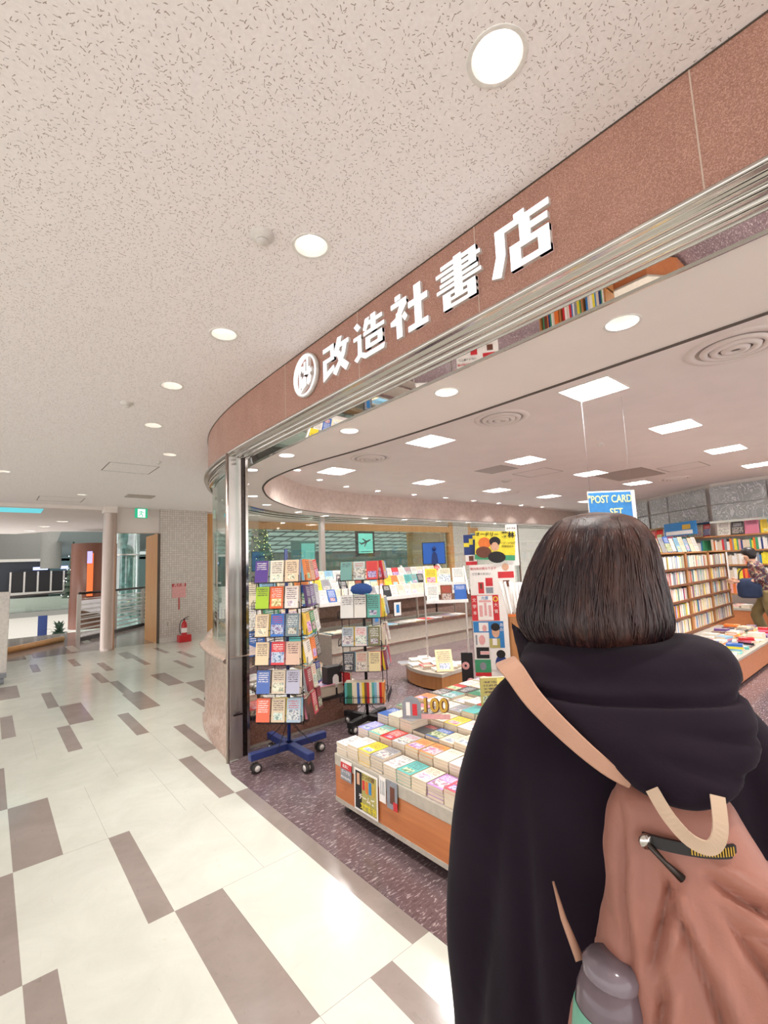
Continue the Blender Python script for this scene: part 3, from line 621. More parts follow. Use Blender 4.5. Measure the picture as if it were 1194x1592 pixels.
def diffuser(x, y, r, label):
    t = thing('air_diffuser', label, 'air vent', (x, y, HU), 0, 'round air diffusers in the shop ceiling')
    b = MB(); b.lathe([(r, 0), (r*.97, -.012), (r*.80, -.012), (r*.78, 0)], (0, 0, 0), M['ceil2'], 40); b.build('rim', t)
    for q, zz in ((.70, -.018), (.50, -.024), (.28, -.03)):
        b = MB(); b.lathe([(r*q, zz+.012), (r*(q-.02), zz), (r*(q-.15), zz-.004), (r*(q-.17), zz+.012)], (0, 0, 0), M['ceil2'], 36); b.build('cone', t)
    b = MB(); b.lathe([(0, -.002), (r*.79, -.002)], (0, 0, 0), M['ventgrey'], 30); b.build('backing', t)
diffuser(3.88, .72, .30, 'large round air diffuser at the right photo edge behind the first square light')
diffuser(3.83, 2.62, .27, 'round air diffuser between the first two square lights near shop front')
diffuser(3.76, 4.62, .27, 'round air diffuser above the spinner racks, leftmost of the shop')
diffuser(9.9, 3.0, .27, 'small distant round air diffuser before the patterned glass wall')
diffuser(8.3, 5.6, .2, 'small distant round diffuser near the mottled upstand')
def panel(name, pts, z, label, m=None, cat='access panel', fill=None):
    b = MB(); n = len(pts)
    for i in range(n):
        a, c = Vector(pts[i]), Vector(pts[(i+1) % n]); d = (c-a).normalized(); nn = Vector((-d.y, d.x))*.006
        b.add([(a.x-nn.x, a.y-nn.y, z-.0015), (c.x-nn.x, c.y-nn.y, z-.0015), (c.x+nn.x, c.y+nn.y, z-.0015), (a.x+nn.x, a.y+nn.y, z-.0015)], [(0, 1, 2, 3)], m or M['ventdark'])
    if fill: b.add([(p[0], p[1], z-.004) for p in pts], [tuple(range(n))], fill)
    tag(b.build(name), label, cat)
panel('access_panel', [(1.12, 6.66), (1.71, 6.66), (1.71, 7.24), (1.12, 7.24)], HC, 'square access panel outline in the corridor ceiling behind the last downlights')
panel('access_panel', [(.62, 10.0), (1.3, 10.0), (1.3, 10.6), (.62, 10.6)], HC, 'square access panel outline just before the ceiling beam')
panel('access_panel', [(6.55, 3.75), (7.1, 3.75), (7.1, 4.35), (6.55, 4.35)], HU, 'thin outlined access panel in the shop ceiling beside a grey vent')
panel('air_grille', [(5.75, 4.0), (6.2, 4.0), (6.2, 4.5), (5.75, 4.5)], HU, 'grey slatted return grille in the shop ceiling beside outlined panel', None, 'air vent', M['ventgrey'])
panel('air_grille', [(8.0, 2.9), (9.1, 2.9), (9.1, 3.7), (8.0, 3.7)], HU, 'large grey ceiling panel above the post card sign', None, 'air vent', M['ventgrey'])
panel('access_panel', [(8.4, 2.2), (9.0, 2.2), (9.0, 2.8), (8.4, 2.8)], HU, 'outlined access panel right of the large grey ceiling panel')
b = MB(); b.box(1.85, 9.2, HC-.02, 2.3, 9.5, HC, M['ventgrey']); tag(b.build('air_grille'), 'dark slotted grille in the corridor ceiling before the exit sign', 'air vent')
def detector(x, y, z, r, label, name='smoke_detector'):
    b = MB(); b.lathe([(r, 0), (r*1.02, -.012), (r*.8, -.02), (r*.55, -.022), (r*.5, -.035), (r*.3, -.042), (0, -.042)], (0, 0, 0), M['offwhite'], 24); b.lathe([(r*.52, -.0235), (r*.53, -.03)], (0, 0, 0), M['ventdark'], 24); o = b.build(name, None, (x, y, z)); tag(o, label, 'smoke detector')
detector(.848, 1.73, HC, .05, 'round smoke detector left of the second corridor downlight')
detector(.83, 4.25, HC, .05, 'small round ceiling sensor farther down the corridor')
detector(1.62, 6.35, HC, .03, 'tiny round sensor near the corner of corridor access panel')
detector(6.95, 4.75, HU, .09, 'low round speaker cover in the shop ceiling near outlined panel', 'ceiling_speaker')
detector(5.8, 2.55, HU, .05, 'small dark sensor between square lights over the shop middle')

# ------------------------------------------------------------------ beyond the railing: atrium
rl = thing('glass_railing', 'steel and glass balustrade at the far end of the corridor', 'railing', (1.6, 13.3, 0))
RP = [(1.66, 13.2), (2.6, 14.2), (3.5, 15.25), (6.5, 15.4)]
b = MB()
for z, r in ((1.12, .03), (.98, .012), (.55, .01)): b.tube([(x, y, z) for x, y in RP], r, M['darksteel'] if z > 1.1 else M['brushed'], 8)
child(b, 'rail', rl)
for x, y in RP[:3]: b = MB(); b.box(x-.04, y-.04, 0, x+.04, y+.04, 1.10, M['brushed']); child(b, 'post', rl)
b = MB(); b.sweep(RP, [(0, .09), (0, .95)], M['fglass'], False); child(b, 'glass_panel', rl)
b = MB(); b.sweep(RP, [(0, 0), (0, .09), (.06, .09), (.06, 0)], M['darksteel'], False); child(b, 'kerb', rl)
b = MB()
for k in range(7): z = .16+.11*k; b.sweep(RP, [(.03, z), (.03, z+.035)], M['brushed'], False)
child(b, 'slats', rl)
b = MB(); b.tube([(.1, 12.3, .06), (1.4, 13.6, .06)], .07, M['woodframe'], 6); struct(b.build('baseboard_left'))
# big shapes far off
mat('atrium_white', '#d9d6cc', .7); mat('atrium_grey', '#8f8f88', .7); mat('atrium_dark', '#3c4047', .6)
b = MB(); b.box(-6, 24, -4, 4.0, 24.5, .75, MC['atrium_white']); struct(b.build('wall_atrium'))
b = MB(); b.box(-6, 24.8, .7, 4.2, 25.2, 2.3, MC['atrium_dark']); b.box(-6, 24.6, 2.25, 9, 25.2, 2.36, MC['atrium_white']); struct(b.build('wall_atrium_2'))
b = MB(); b.box(-8, 27, 2.3, 12, 27.4, 6.5, MC['atrium_grey']); b.box(-8, 26, -4.5, 14, 34, -4.4, MC['atrium_white']); struct(b.build('wall_atrium_3'))
wn = thing('dark_window_band', 'dark window band with white mullions across the far atrium wall', 'window band', (1.9, 24.4, 1.4))
b = MB(); b.box(-1.25, 0, -.42, 1.1, .1, .42, M['black']); b.build('glazing', wn)
for k in range(6): b = MB(); b.box(-1.25+k*.45, -.04, -.42, -1.19+k*.45, 0, .42, M['offwhite']); b.build('mullion', wn)
b = MB(); b.box(-1.6, -.1, -.55, 1.2, 0, -.42, M['offwhite']); b.build('sill', wn)
b = MB(); b.box(-.5, -.15, .48, .0, -.05, .60, emis('cool_lamp', '#b9c6ff', 1.4)); b.box(.45, -.15, .50, 1.0, -.05, .62, emis('cool_lamp', '#b9c6ff', 1.4)); b.build('strip_lamp', wn)
b = MB(); b.lathe([(.34, 1.9), (.34, 5)], (1.85, 22.5, 0), MC['atrium_grey'], 32); tag(b.build('concrete_column'), 'broad pale grey round column above the dark window band', 'column')
b = MB()
for k in range(8): b.box(-9, 20+k*.8, 3.1+k*.28, 1.2-.1*k, 20.3+k*.8, 3.22+k*.28, M['ventgrey'])
b.add([(-9, 20.5, 3.4), (1.0, 20.5, 3.4), (.3, 26.6, 5.6), (-9, 26.6, 5.6)], [(0, 1, 2, 3)], MC['atrium_dark']); struct(b.build('ceiling_louvre'))
wk = thing('moving_walkway', 'grey glass sided walkway crossing the far atrium below the dark windows', 'walkway', (1.8, 23.6, .5))
b = MB(); b.box(-1.6, 0, -.5, 1.9, .5, -.30, MC['atrium_grey']); b.build('deck', wk)
b = MB(); b.tube([(-1.6, 0, .35), (1.9, 0, .45)], .03, M['darksteel'], 6); b.build('handrail', wk)
b = MB(); b.add([(-1.6, 0, -.3), (1.9, 0, -.3), (1.9, 0, .42), (-1.6, 0, .34)], [(0, 1, 2, 3)], M['glass']); b.build('side_glass', wk)
for k, (x, z0, z1, c, l) in enumerate(((.95, -.55, .25, 'navyp', 'tall blue banner standing against the white atrium wall'), (.30, -.7, .05, 'navyp', 'dark blue pole stand before the white atrium wall'), (-.14, -.6, -.05, 'brownp', 'dark red stand at the left of the white atrium wall'))):
    b = MB(); w = .13 if k == 0 else .04; b.box(x*1.55+.0-w, 19.9, z0, x*1.55+w, 19.95, z1, M[c]); b.tube([(x*1.55, 19.97, -1.6), (x*1.55, 19.97, z1)], .015, M['darksteel'], 6); tag(b.build('banner_stand'), l, 'banner')
b = MB(); b.box(-3, 17.5, -1.65, 3.2, 22, -1.6, MC['atrium_white']); struct(b.build('floor_lower'))
wk = thing('potted_plant', 'dark leafy plant in a white pot behind the railing end', 'plant', (1.9, 19.4, -1.6))
b = MB(); b.lathe([(.0, 0), (.2, 0), (.25, .9), (.23, .9), (0, .85)], (0, 0, 0), M['whitep'], 20); b.build('pot', wk)
b = MB(); random.seed(3); gl = mat('plant_green', '#2f4634', .6)
for k in range(46):
    a = random.random()*6.28; e = random.uniform(.3, 1.3); L = random.uniform(.35, .7); p = Vector((0, 0, .85+random.random()*.45)); d = Vector((math.cos(a)*math.cos(e), math.sin(a)*math.cos(e), math.sin(e)))
    q = p+d*L; s_ = d.cross(Vector((0, 0, 1))).normalized()*.05; m_ = p+d*L*.5+Vector((0, 0, .05)); b.add([p, m_+s_, q-Vector((0, 0, .12)), m_-s_], [(0, 1, 2, 3)], gl)
b.build('foliage', wk)
lf = thing('glass_lift_shaft', 'tall round glass shaft right of the copper pillar', 'lift shaft', (3.72, 18.6, -2))
b = MB(); b.lathe([(.42, 0), (.42, 5.4)], (0, 0, 0), M['fglass'], 32); b.build('glass_tube', lf)
b = MB()
for z in (2.2, 4.2): b.lathe([(.43, z), (.43, z+.05)], (0, 0, 0), M['brushed'], 32)
b.build('ring', lf)
b = MB(); b.lathe([(.2, 0), (.2, 5.4)], (0, 0, 0), mat('pale_teal_core', '#8fb3b3', .5, var=.3, scale=6), 24); b.build('core', lf)
kb = thing('round_kiosk', 'round kiosk glowing orange behind the railing left of the pillar', 'kiosk', (2.45, 16.6, 0))
b = MB(); b.lathe([(.62, 0), (.62, .9), (.60, .9), (.60, 2.5)], (0, 0, 0), mat('kiosk_brown', '#7a4c3a', .4), 32, a0=0, a1=2*PI); b.build('body', kb)
b = MB(); og = emis('orange_glow', '#e8743c', .6); b.lathe([(.63, .95), (.63, 2.2)], (0, 0, 0), og, 8, a0=-2.0, a1=-1.75); b.build('lit_panel', kb)
b = MB(); b.lathe([(.64, 1.9), (.64, 2.25)], (0, 0, 0), emis('violet_screen', '#b9b0ff', .8), 6, a0=-2.0, a1=-1.80); b.build('screen', kb)
ctree = thing('christmas_tree', 'slim dark christmas tree with white fairy lights left of the kiosk', 'tree', (2.0, 17.45, 0)); ctree.scale = (.8, .8, .98)
b = MB(); random.seed(5)
for k in range(9): r = .34-.034*k; z = .9+k*.19; b.lathe([(r, z), (r*.35, z+.26)], (0, 0, 0), gl, 14)
b.build('foliage', ctree)
b = MB(); fl = emis('fairy_light', '#ffffff', 5)
for k in range(46): z = random.uniform(.95, 2.5); r = max(.04, .36-.17*(z-.9)); a = random.random()*6.28; b.cbox((r*math.cos(a), r*math.sin(a), z), (.02, .02, .02), fl)
b.build('fairy_lights', ctree)
kk = thing('notice_board', 'white upright board on grey wheels at the left photo edge', 'board', (.0, 9.1, 0))
b = MB(); b.box(-.35, -.04, .14, .26, .04, 1.33, M['offwhite']); bevel(b.build('panel', kk), .01)
for x in (-.3, .2):
    b = MB(); b.box(x-.06, -.16, .09, x+.06, .16, .15, M['greyp']); b.tube([(x-.03, -.12, .045), (x+.03, -.12, .045)], .045, M['greyp'], 16); b.tube([(x-.03, .12, .045), (x+.03, .12, .045)], .045, M['greyp'], 16); b.build('caster_foot', kk)

# ------------------------------------------------------------------ departures hall behind the back windows
b = MB(); al = emis('roof_lattice_panel', '#cfd6d2', .75)  # own glow stands in for light on the pale roof panels, which are no lamps
bw = mat('roof_beam', '#7c8784', .6)
z0_, y0_ = 4.6, 16.0
# sloping lattice roof falling away to the back
def RF(x, s): return (x, 15.5+s*9, 4.3-s*1.9)
for i in range(22):
    for j in range(11):
        x0 = 7.5+i*1.0; s0 = j/11; x1 = x0+.86; s1 = s0+.062
        sh = .8*s0*3; b.add([RF(x0-sh, s0), RF(x1-sh, s0), RF(x1-sh-.1, s1), RF(x0-sh-.1, s1)], [(0, 1, 2, 3)], al)
b.add([(2, 15.5, 4.4), (30, 15.5, 4.4), (30, 24.6, 2.42), (2, 24.6, 2.42)], [(0, 1, 2, 3)], bw); struct(b.build('ceiling_hall'))
b = MB(); b.box(2, 24.6, -1, 32, 25, 2.5, mat('hall_wall', '#6f8a86', .5)); b.box(4.2, 11.6, -.02, 32, 24.6, 0, M['taupe']); struct(b.build('wall_hall'))
ap = thing('departure_sign', 'black framed teal sign with an aeroplane beyond the back windows', 'sign', (9.88, 12.6, 1.80))
tl = emis('sign_teal', '#7fd8cc', .8)
b = MB(); b.box(-.40, 0, 0, .40, .06, .92, M['black']); b.box(-.31, -.01, .12, .31, 0, .80, tl); b.box(-.22, -.014, .16, .22, -.01, .18, M['black']); b.build('sign_box', ap)
b = MB(); T = Matrix.Translation((.0, -.016, .5)) @ Matrix.Rotation(-.35, 4, 'Y')
b.prism([(-.22, -.02), (.18, -.02), (.23, .01), (.18, .03), (-.2, .03), (-.25, .10), (-.28, .10)], 0, .004, M['black'], T @ Matrix(((1, 0, 0, 0), (0, 0, -1, 0), (0, 1, 0, 0), (0, 0, 0, 1))))
b.prism([(-.02, .02), (.06, .02), (-.08, .16), (-.12, .16)], 0, .004, M['black'], T @ Matrix(((1, 0, 0, 0), (0, 0, -1, -.001), (0, 1, 0, 0), (0, 0, 0, 1))))
b.prism([(-.02, -.01), (.06, -.01), (-.10, -.13), (-.14, -.13)], 0, .004, M['black'], T @ Matrix(((1, 0, 0, 0), (0, 0, -1, -.001), (0, 1, 0, 0), (0, 0, 0, 1)))); b.build('aeroplane_mark', ap)
for x, y, l, cc_ in ((8.0, 13.6, 'teal lit poster pillar beyond the back windows left of steel post', '#7fc0ba'),):
    t = thing('poster_pillar', l, 'pillar', (x, y, 0)); b = MB(); b.box(-.3, -.3, 0, .3, .3, 2.4, MC['hall_wall']); b.build('body', t); b = MB(); b.box(-.25, -.32, .9, .25, -.3, 2.3, emis('poster_teal', cc_, .5)); b.build('poster', t)
    b = MB(); b.lathe([(0, 0), (.1, 0)], (0, 0, 0), M['pinkp'], 16, Matrix.Translation((0, -.33, 1.5)) @ Matrix.Rotation(PI/2, 4, 'X')); b.build('flower_print', t)
t = thing('christmas_tree', 'large green christmas tree with gold lights beyond the back windows', 'tree', (8.0, 16.9, 0)); t.scale = (.75, .75, .78)
b = MB(); gm = mat('tree_green', '#3f6a55', .8, var=.4, scale=12)
for k in range(10): r = 1.25-.09*k; z = .3+k*.38; b.lathe([(r, z), (r*.9, z+.08), (r*.45, z+.5)], (0, 0, 0), gm, 22)
b.build('foliage', t)
b = MB(); gf = emis('gold_light', '#ffe08a', 3)
random.seed(8)
for k in range(110): z = random.uniform(.4, 3.9); r = max(.1, 1.26-.25*(z-.3)); a = random.uniform(PI, 2*PI); b.cbox((r*math.cos(a), r*math.sin(a), z), (.03, .03, .03), gf)
b.build('fairy_lights', t)

# ------------------------------------------------------------------ books
def book_mesh(name, w, h, t):
    """paperback: x = width (spine at -x), y = height, z = thickness; origin at the back cover's centre"""
    b = MB(); k = .0006
    b.box(-w/2, -h/2, 0, w/2, h/2, k, M['cover']); b.box(-w/2, -h/2, t-k, w/2, h/2, t, M['cover']); b.box(-w/2, -h/2, k, -w/2+.0012, h/2, t-k, M['cover'])
    b.box(-w/2+.0012, -h/2+.001, k, w/2-.001, h/2-.001, t-k, M['pages']); return b.mesh(name)
BM = {'bunko': book_mesh('paperback', .105, .148, .016), 'thick': book_mesh('paperback', .105, .148, .024), 'novel': book_mesh('paperback', .108, .172, .022), 'mag': book_mesh('magazine', .20, .27, .007),
      'hard': book_mesh('hardback', .13, .19, .026), 'spine': book_mesh('book', .12, .178, .0285), 'spine_s': book_mesh('book', .10, .165, .021)}
PAL = [((.92, .9, .86), 'white'), ((.93, .88, .76), 'cream'), ((.80, .12, .14), 'red'), ((.95, .82, .2), 'yellow'), ((.18, .38, .68), 'blue'), ((.55, .75, .85), 'pale blue'), ((.93, .55, .25), 'orange'), ((.85, .5, .6), 'pink'), ((.2, .5, .36), 'green'), ((.12, .12, .15), 'black'), ((.45, .3, .55), 'purple'), ((.62, .62, .63), 'grey'), ((.45, .27, .18), 'brown'), ((.35, .7, .68), 'turquoise')]
WT = [9, 7, 4, 3, 3, 3, 2, 2, 2, 2, 1, 3, 2, 2]
RB = random.Random(11)
def pick(): return RB.choices(PAL, WT)[0]
def lin(c): return srgb(c)
def book(kind, mw, col, name=None, parent=None):
    o = bpy.data.objects.new(name or BM[kind].name, BM[kind]); C.objects.link(o)
    if parent: o.parent = parent
    o.matrix_world = mw; o.color = lin(col); return o
def RZ(a): return Matrix.Rotation(a, 4, 'Z')
def TR(x, y, z): return Matrix.Translation((x, y, z))

# ---- low orange display table in front
TX0, TX1, TY0, TY1, TZ = 1.70, 3.22, .47, 2.555, .345
tb = thing('display_table', 'low orange wood book table on casters, grey rimmed, nearest the camera', 'display table', (1.70, 2.555, 0))
b = MB(); b.box(TX0, TY0, .09, TX1, TY1, .275, M['woodtable']); child(b, 'cabinet', tb)
b = MB(); b.box(TX0-.004, TY0-.004, .275, TX1+.004, TY1+.004, TZ, M['greyband']); bevel(child(b, 'top_rim', tb), .006)
b = MB(); b.box(TX0-.003, TY0-.003, .065, TX1+.003, TY1+.003, .09, M['greyband']); child(b, 'base_strip', tb)
for x, y in ((TX0+.05, TY1-.06), (TX0+.05, TY0+.1), (TX1-.1, TY1-.06), (TX1-.1, TY0+.1)):
    b = MB(); b.tube([(x-.012, y, .028), (x+.012, y, .028)], .026, M['rubber'], 18); b.box(x-.02, y-.012, .03, x+.02, y+.012, .066, M['steel']); child(b, 'caster', tb)
# piles: rows go back from the front face, columns run along it
tops = [.078, .118, .178, .182, .192, .198, .205, .205, .21]
CH = {'0_0': ((.93, .93, .92), 'white'), '1_0': ((.55, .55, .82), 'lilac'), '1_1': ((.4, .75, .72), 'turquoise'), '1_2': ((.82, .12, .14), 'red'), '0_8': ((.86, .2, .3), 'pink and red'), '1_3': ((.75, .75, .78), 'silver grey'), '1_4': ((.82, .62, .36), 'tan'), '0_9': ((.93, .88, .15), 'yellow'), '0_7': ((.7, .5, .75), 'mauve')}
stuff = MB(); cnt = 0
for r in range(9):
    kind = 'bunko'; x = TX0+.083+r*.168
    n = 18
    for c in range(n):
        y = TY1-.06-c*.113
        hgt = tops[r]+RB.uniform(-.010, .010)
        if r == 2 and c > 2: hgt -= .03
        t = .016; m = int(hgt/t); base = TZ+.0005; z = base
        vis_side = r == 0 or c == 0
        k0 = (0 if c < 8 else m-1) if r == 0 else max(0, m-(3 if c == 0 else 2 if (r in (1, 2) and c < 8) else 1))
        if c > 12 and r > 4: k0 = m
        if k0 > 0:
            stuff.box(x-.074, y-.0525, z, x+.074, y+.0525, z+k0*t, M['pages']); z += k0*t
        col, cn = CH.get('%d_%d' % (r, c), pick()) if True else None
        for k in range(k0, m):
            ry = RB.uniform(-.02, .02)
            # page edges face the aisle: book's height lies along X
            o = book(kind, TR(x+RB.uniform(-.002, .002), y+RB.uniform(-.001, .001), z) @ RZ(-PI/2+ry), col); z += t+.0002; cnt += 1
            d = m-1-k
            pos = 'on top of the' if d == 0 else '%s from top of the' % ORD[d]
            tag(o, '%s paperback %s %s pile, %s row, low orange table' % (cn, pos, ORD[c], ORD[r]), 'book', 'paperbacks piled on the low orange table')
o = stuff.build('paperback'); tag(o, 'cream page edges of the lower paperbacks in the piles on the orange table', 'books', 'lower paperbacks of the piles', 'stuff')
print('table books', cnt)
# cards and posters hanging from the rim on the front face
def card(name, y, z, w, h, parts, label, cat='poster', x=TX0-.008, tilt=0.0):
    """board facing -X; parts: (x0,y0,x1,y1,material) in a unit square, or ('t',text,size,cx,cy,material)"""
    t = thing(name, label, cat, (x, y, z), 0)
    T = Matrix(((0, 0, -1, 0), (-1, 0, 0, 0), (0, 1, 0, 0), (0, 0, 0, 1)))
    b = MB(); b.box(-w/2, -h, 0, w/2, 0, .002, M['whitep'], T)
    tx = []
    for i, p in enumerate(parts):
        if p[0] == 't': tx.append(p); continue
        e = .002+.0003*(i+1)
        b.box(-w/2+w*p[0], -h+h*p[1], 0, -w/2+w*p[2], -h+h*p[3], e, M[p[4]], T)
    sh = b.build('sheet', t)
    for p in tx:
        me = text_mesh(p[1], p[2], .0003, 'CENTER', p[6] if len(p) > 6 else 0); me.materials.clear(); me.materials.append(M[p[5]])
        q = bpy.data.objects.new('lettering', me); C.objects.link(q); q.parent = sh; q.matrix_local = T @ TR(-w/2+w*p[3], -h+h*p[4], .0055)
    t.rotation_euler = (0, tilt, 0); return t
card('small_poster', 2.425, .335, .11, .115, [(0, 0, 1, .55, 'greyp'), (0, .55, 1, .85, 'redp'), ('t', '最高に', .022, .5, .70, 'whitep'), ('t', 'ダークな', .022, .5, .42, 'whitep'), ('t', 'クライマックス', .014, .5, .15, 'whitep', .0008)], 'small red and grey printed card hanging at the left end of the table front', tilt=.04)
card('framed_poster', 2.235, .325, .215, .225, [(.05, .05, .95, .95, 'oliveb'), (.05, .05, .33, .95, 'blackp'), (.12, .62, .24, .9, 'skinp'), (.36, .55, .46, .78, 'redp'), (.5, .5, .6, .78, 'orangep'), (.64, .52, .74, .8, 'bluep'), (.78, .5, .88, .8, 'goldp'), ('t', '七つの謎', .03, .6, .88, 'brownp'), ('t', 'チームズ', .036, .55, .36, 'whitep', .001), ('t', '文庫新刊', .036, .62, .16, 'yellowp', .001)], 'white framed olive poster hanging in the middle of the visible table front', tilt=.03)
card('small_notice', 2.085, .345, .055, .13, [(.1, .1, .9, .9, 'whitep'), (.2, .3, .3, .85, 'greyp'), (.45, .3, .55, .85, 'greyp'), (.7, .3, .8, .85, 'greyp')], 'narrow white notice strip beside the framed poster on the table front', tilt=.03)
card('small_poster', 2.005, .345, .085, .14, [(0, 0, 1, 1, 'greyp'), (.3, .2, .75, .8, 'brownp'), (.6, 0, 1, .3, 'redp')], 'grey photo card hanging right of the white notice on the table front', tilt=.03)
# price sign standing among the piles
ps = thing('price_sign', 'grey arched card reading 100 in gold standing among the paperback piles', 'sign', (2.12, 2.17, .53), math.radians(-52))
b = MB(); b.prism([(-.14, 0), (-.02, 0), (-.02, .09), (-.04, .125), (-.08, .14), (-.12, .125), (-.14, .09)], 0, .003, M['greyp'], Matrix(((1, 0, 0, 0), (0, 0, -1, 0), (0, 1, 0, 0), (0, 0, 0, 1)))); b.box(-.115, -.0045, .02, -.09, -.003, .10, M['whitep']); b.box(-.075, -.0045, .02, -.045, -.003, .09, M['redp']); b.build('arched_card', ps)
b = MB(); b.box(-.03, -.001, 0, .16, .001, .03, M['pinkp']); b.build('base_card', ps)
lettering('100', .115, M['brownp'], ps, (.068, .002, .078), (PI/2, 0, 0), .0015, bold=.006, name='number_shadow')
lettering('100', .115, M['goldp'], ps, (.064, -.004, .080), (PI/2, 0, 0), .002, bold=.002, name='number')
# a tall olive book standing at the back of the table
o = book('hard', TR(2.62, 2.02, .60) @ RZ(math.radians(-40)) @ Matrix.Rotation(PI/2, 4, 'X') @ Matrix.Scale(1.25, 4), (.72, .67, .38), 'hardback'); tag(o, 'tall olive green book standing upright by the shoulder of the person in black', 'book')
o = book('hard', TR(2.70, 1.95, .60) @ RZ(math.radians(-40)) @ Matrix.Rotation(PI/2, 4, 'X') @ Matrix.Scale(1.2, 4), (.9, .85, .5), 'hardback'); tag(o, 'pale yellow book standing just behind the tall olive one', 'book')

# ---- wire spinner racks
def spinner(name, label, x, y, ang, s, tiers, zb, zt, basemat, wire, basez, pole_top):
    root = thing(name, label, 'book rack', (x, y, 0), 0)
    b = MB(); b.tube([(0, 0, basez), (0, 0, pole_top)], .014, basemat, 12); b.build('pole', root)
    L = .33 if basemat is M['bluesteel'] else .27
    for k in range(2):
        b = MB(); a = k*PI/2+(.0 if basemat is M['bluesteel'] else .25); T = RZ(a)
        b.box(-L, -.028, basez-.03, L, .028, basez+.022, basemat, T); arm = bevel(b.build('base_arm', root), .004)
        for sx in (-1, 1):
            b = MB(); cx = sx*(L-.05)
            for q in (-.02, .02):
                b.tube([(cx, q-.011, .036), (cx, q+.011, .036)], .035, M['rubber'], 22, T=T); b.tube([(cx, q-.0125, .036), (cx, q+.0125, .036)], .022, M['offwhite'], 18, T=T)
            b.box(cx-.012, -.008, .03, cx+.012, .008, basez-.03, M['steel'], T); b.build('caster', arm)
    b = MB()
    for k in range(4):
        a = k*PI/2+.6; b.tube(cat_rom([(math.cos(a)*.016, math.sin(a)*.016, zb+.02), (math.cos(a)*.06, math.sin(a)*.06, zb-.08), (math.cos(a)*.2, math.sin(a)*.2, basez+.02)], 4), .003, wire, 6)
    b.build('brace_wire', root)
    # frame: verticals and shelves per face
    ca, sa = math.cos(ang), math.sin(ang)
    R_ = Matrix(((ca, -sa, 0, 0), (sa, ca, 0, 0), (0, 0, 1, 0), (0, 0, 0, 1)))
    h = s/2
    b = MB()
    for sx in (-1, 1):
        for sy in (-1, 1): b.tube([(sx*h, sy*h, zb-.01), (sx*h, sy*h, zt)], .0038, wire, 6, T=R_)
    for z in (zb-.01, zt-.01, (zb+zt)/2): b.tube([(h, h, z), (-h, h, z), (-h, -h, z), (h, -h, z)], .0032, wire, 6, closed=True, T=R_)
    b.build('frame', root)
    for z, ht in tiers:
        b = MB()
        for q in range(4):
            Q = R_ @ RZ(q*PI/2)
            # ledge grid
            for e in (0, .035, .07): b.tube([(-h, -h-e+.03, z), (h, -h-e+.03, z)], .0024, wire, 5, T=Q)
            for e in range(10): xx = -h+s*e/9; b.tube([(xx, -h+.03, z), (xx, -h-.042, z)], .0020, wire, 4, T=Q)
            b.tube([(-h, -h-.04, z+.05), (h, -h-.04, z+.05)], .0025, wire, 5, T=Q)
            for e in (-1, 0, 1):
                xx = e*s/3; b.tube([(xx-.03, -h-.041, z), (xx-.03, -h-.041, z+.065), (xx+.03, -h-.041, z+.065), (xx+.03, -h-.041, z)], .0024, wire, 5, T=Q)
            b.tube([(-h, -h-.04, z), (-h, -h-.04, z+.05)], .0024, wire, 5, T=Q); b.tube([(h, -h-.04, z), (h, -h-.04, z+.05)], .0024, wire, 5, T=Q)
        b.build('pocket_tier', root)
    return root, R_
def fill_face(x, y, R_, q, s, z, ht, cols, kind, where, group, n=3, lean=.16, scl=1.0, rnd=.0):
    h = s/2
    for e in range(n):
        for dpt in (1, 0):
            xx = -h+s*(e+.5)/n; Q = TR(x, y, 0) @ R_ @ RZ(q*PI/2)
            col, cn = cols[e] if dpt == 0 else pick()
            t = BM[kind].dimensions_z if hasattr(BM[kind], 'dimensions_z') else .022
            tw = RB.uniform(-rnd, rnd)
            mw = Q @ TR(xx+RB.uniform(-.004, .004)+(.006*dpt), -h-.032+dpt*.0225*scl, z+.004) @ Matrix.Rotation(PI/2-lean, 4, 'X') @ Matrix.Rotation(tw, 4, 'Z') @ Matrix.Scale(scl, 4) @ TR(0, .086 if kind == 'novel' else .075, 0)
            if dpt == 2 and ht < .15: continue
            o = book(kind, mw, col)
            pn = ('left', 'middle', 'right')[e]
            lay = ('front', 'second', 'third')[dpt]
            tag(o, '%s paperback, %s in the %s pocket, %s' % (cn, lay, pn, where), 'book', group)
S1 = .36; a1 = math.atan2(-.747, .665)
tz1 = [1.395, 1.195, .985, .775, .565, .36]
rk1, RR1 = spinner('spinner_rack', 'blue wheeled wire spinner rack full of paperbacks beside the steel column', 1.86, 3.44, a1, S1, [(z, .2) for z in tz1], .35, 1.47, M['bluesteel'], M['blackwire'], .125, 1.66)
c_ = lambda h_, n: (tuple(int(h_[i:i+2], 16)/255 for i in (1, 3, 5)), n)
F1 = [[c_('#5a3f8e', 'purple'), c_('#efe3cf', 'cream'), c_('#e8cfae', 'beige')], [c_('#a6c92c', 'lime green'), c_('#e8642c', 'orange'), c_('#e9dcd4', 'pink and white')], [c_('#e6cfae', 'tan'), c_('#2f6fc0', 'blue'), c_('#6d7f86', 'grey green')],
      [c_('#e2cba6', 'pale tan'), c_('#d8323a', 'red'), c_('#d9b6a0', 'dusty pink')], [c_('#4d6cb4', 'blue and red'), c_('#d7c6ae', 'beige'), c_('#b7b6c8', 'lavender grey')], [c_('#ee6a48', 'coral'), c_('#d9c5a8', 'sand'), c_('#a9bfcf', 'pale blue')]]
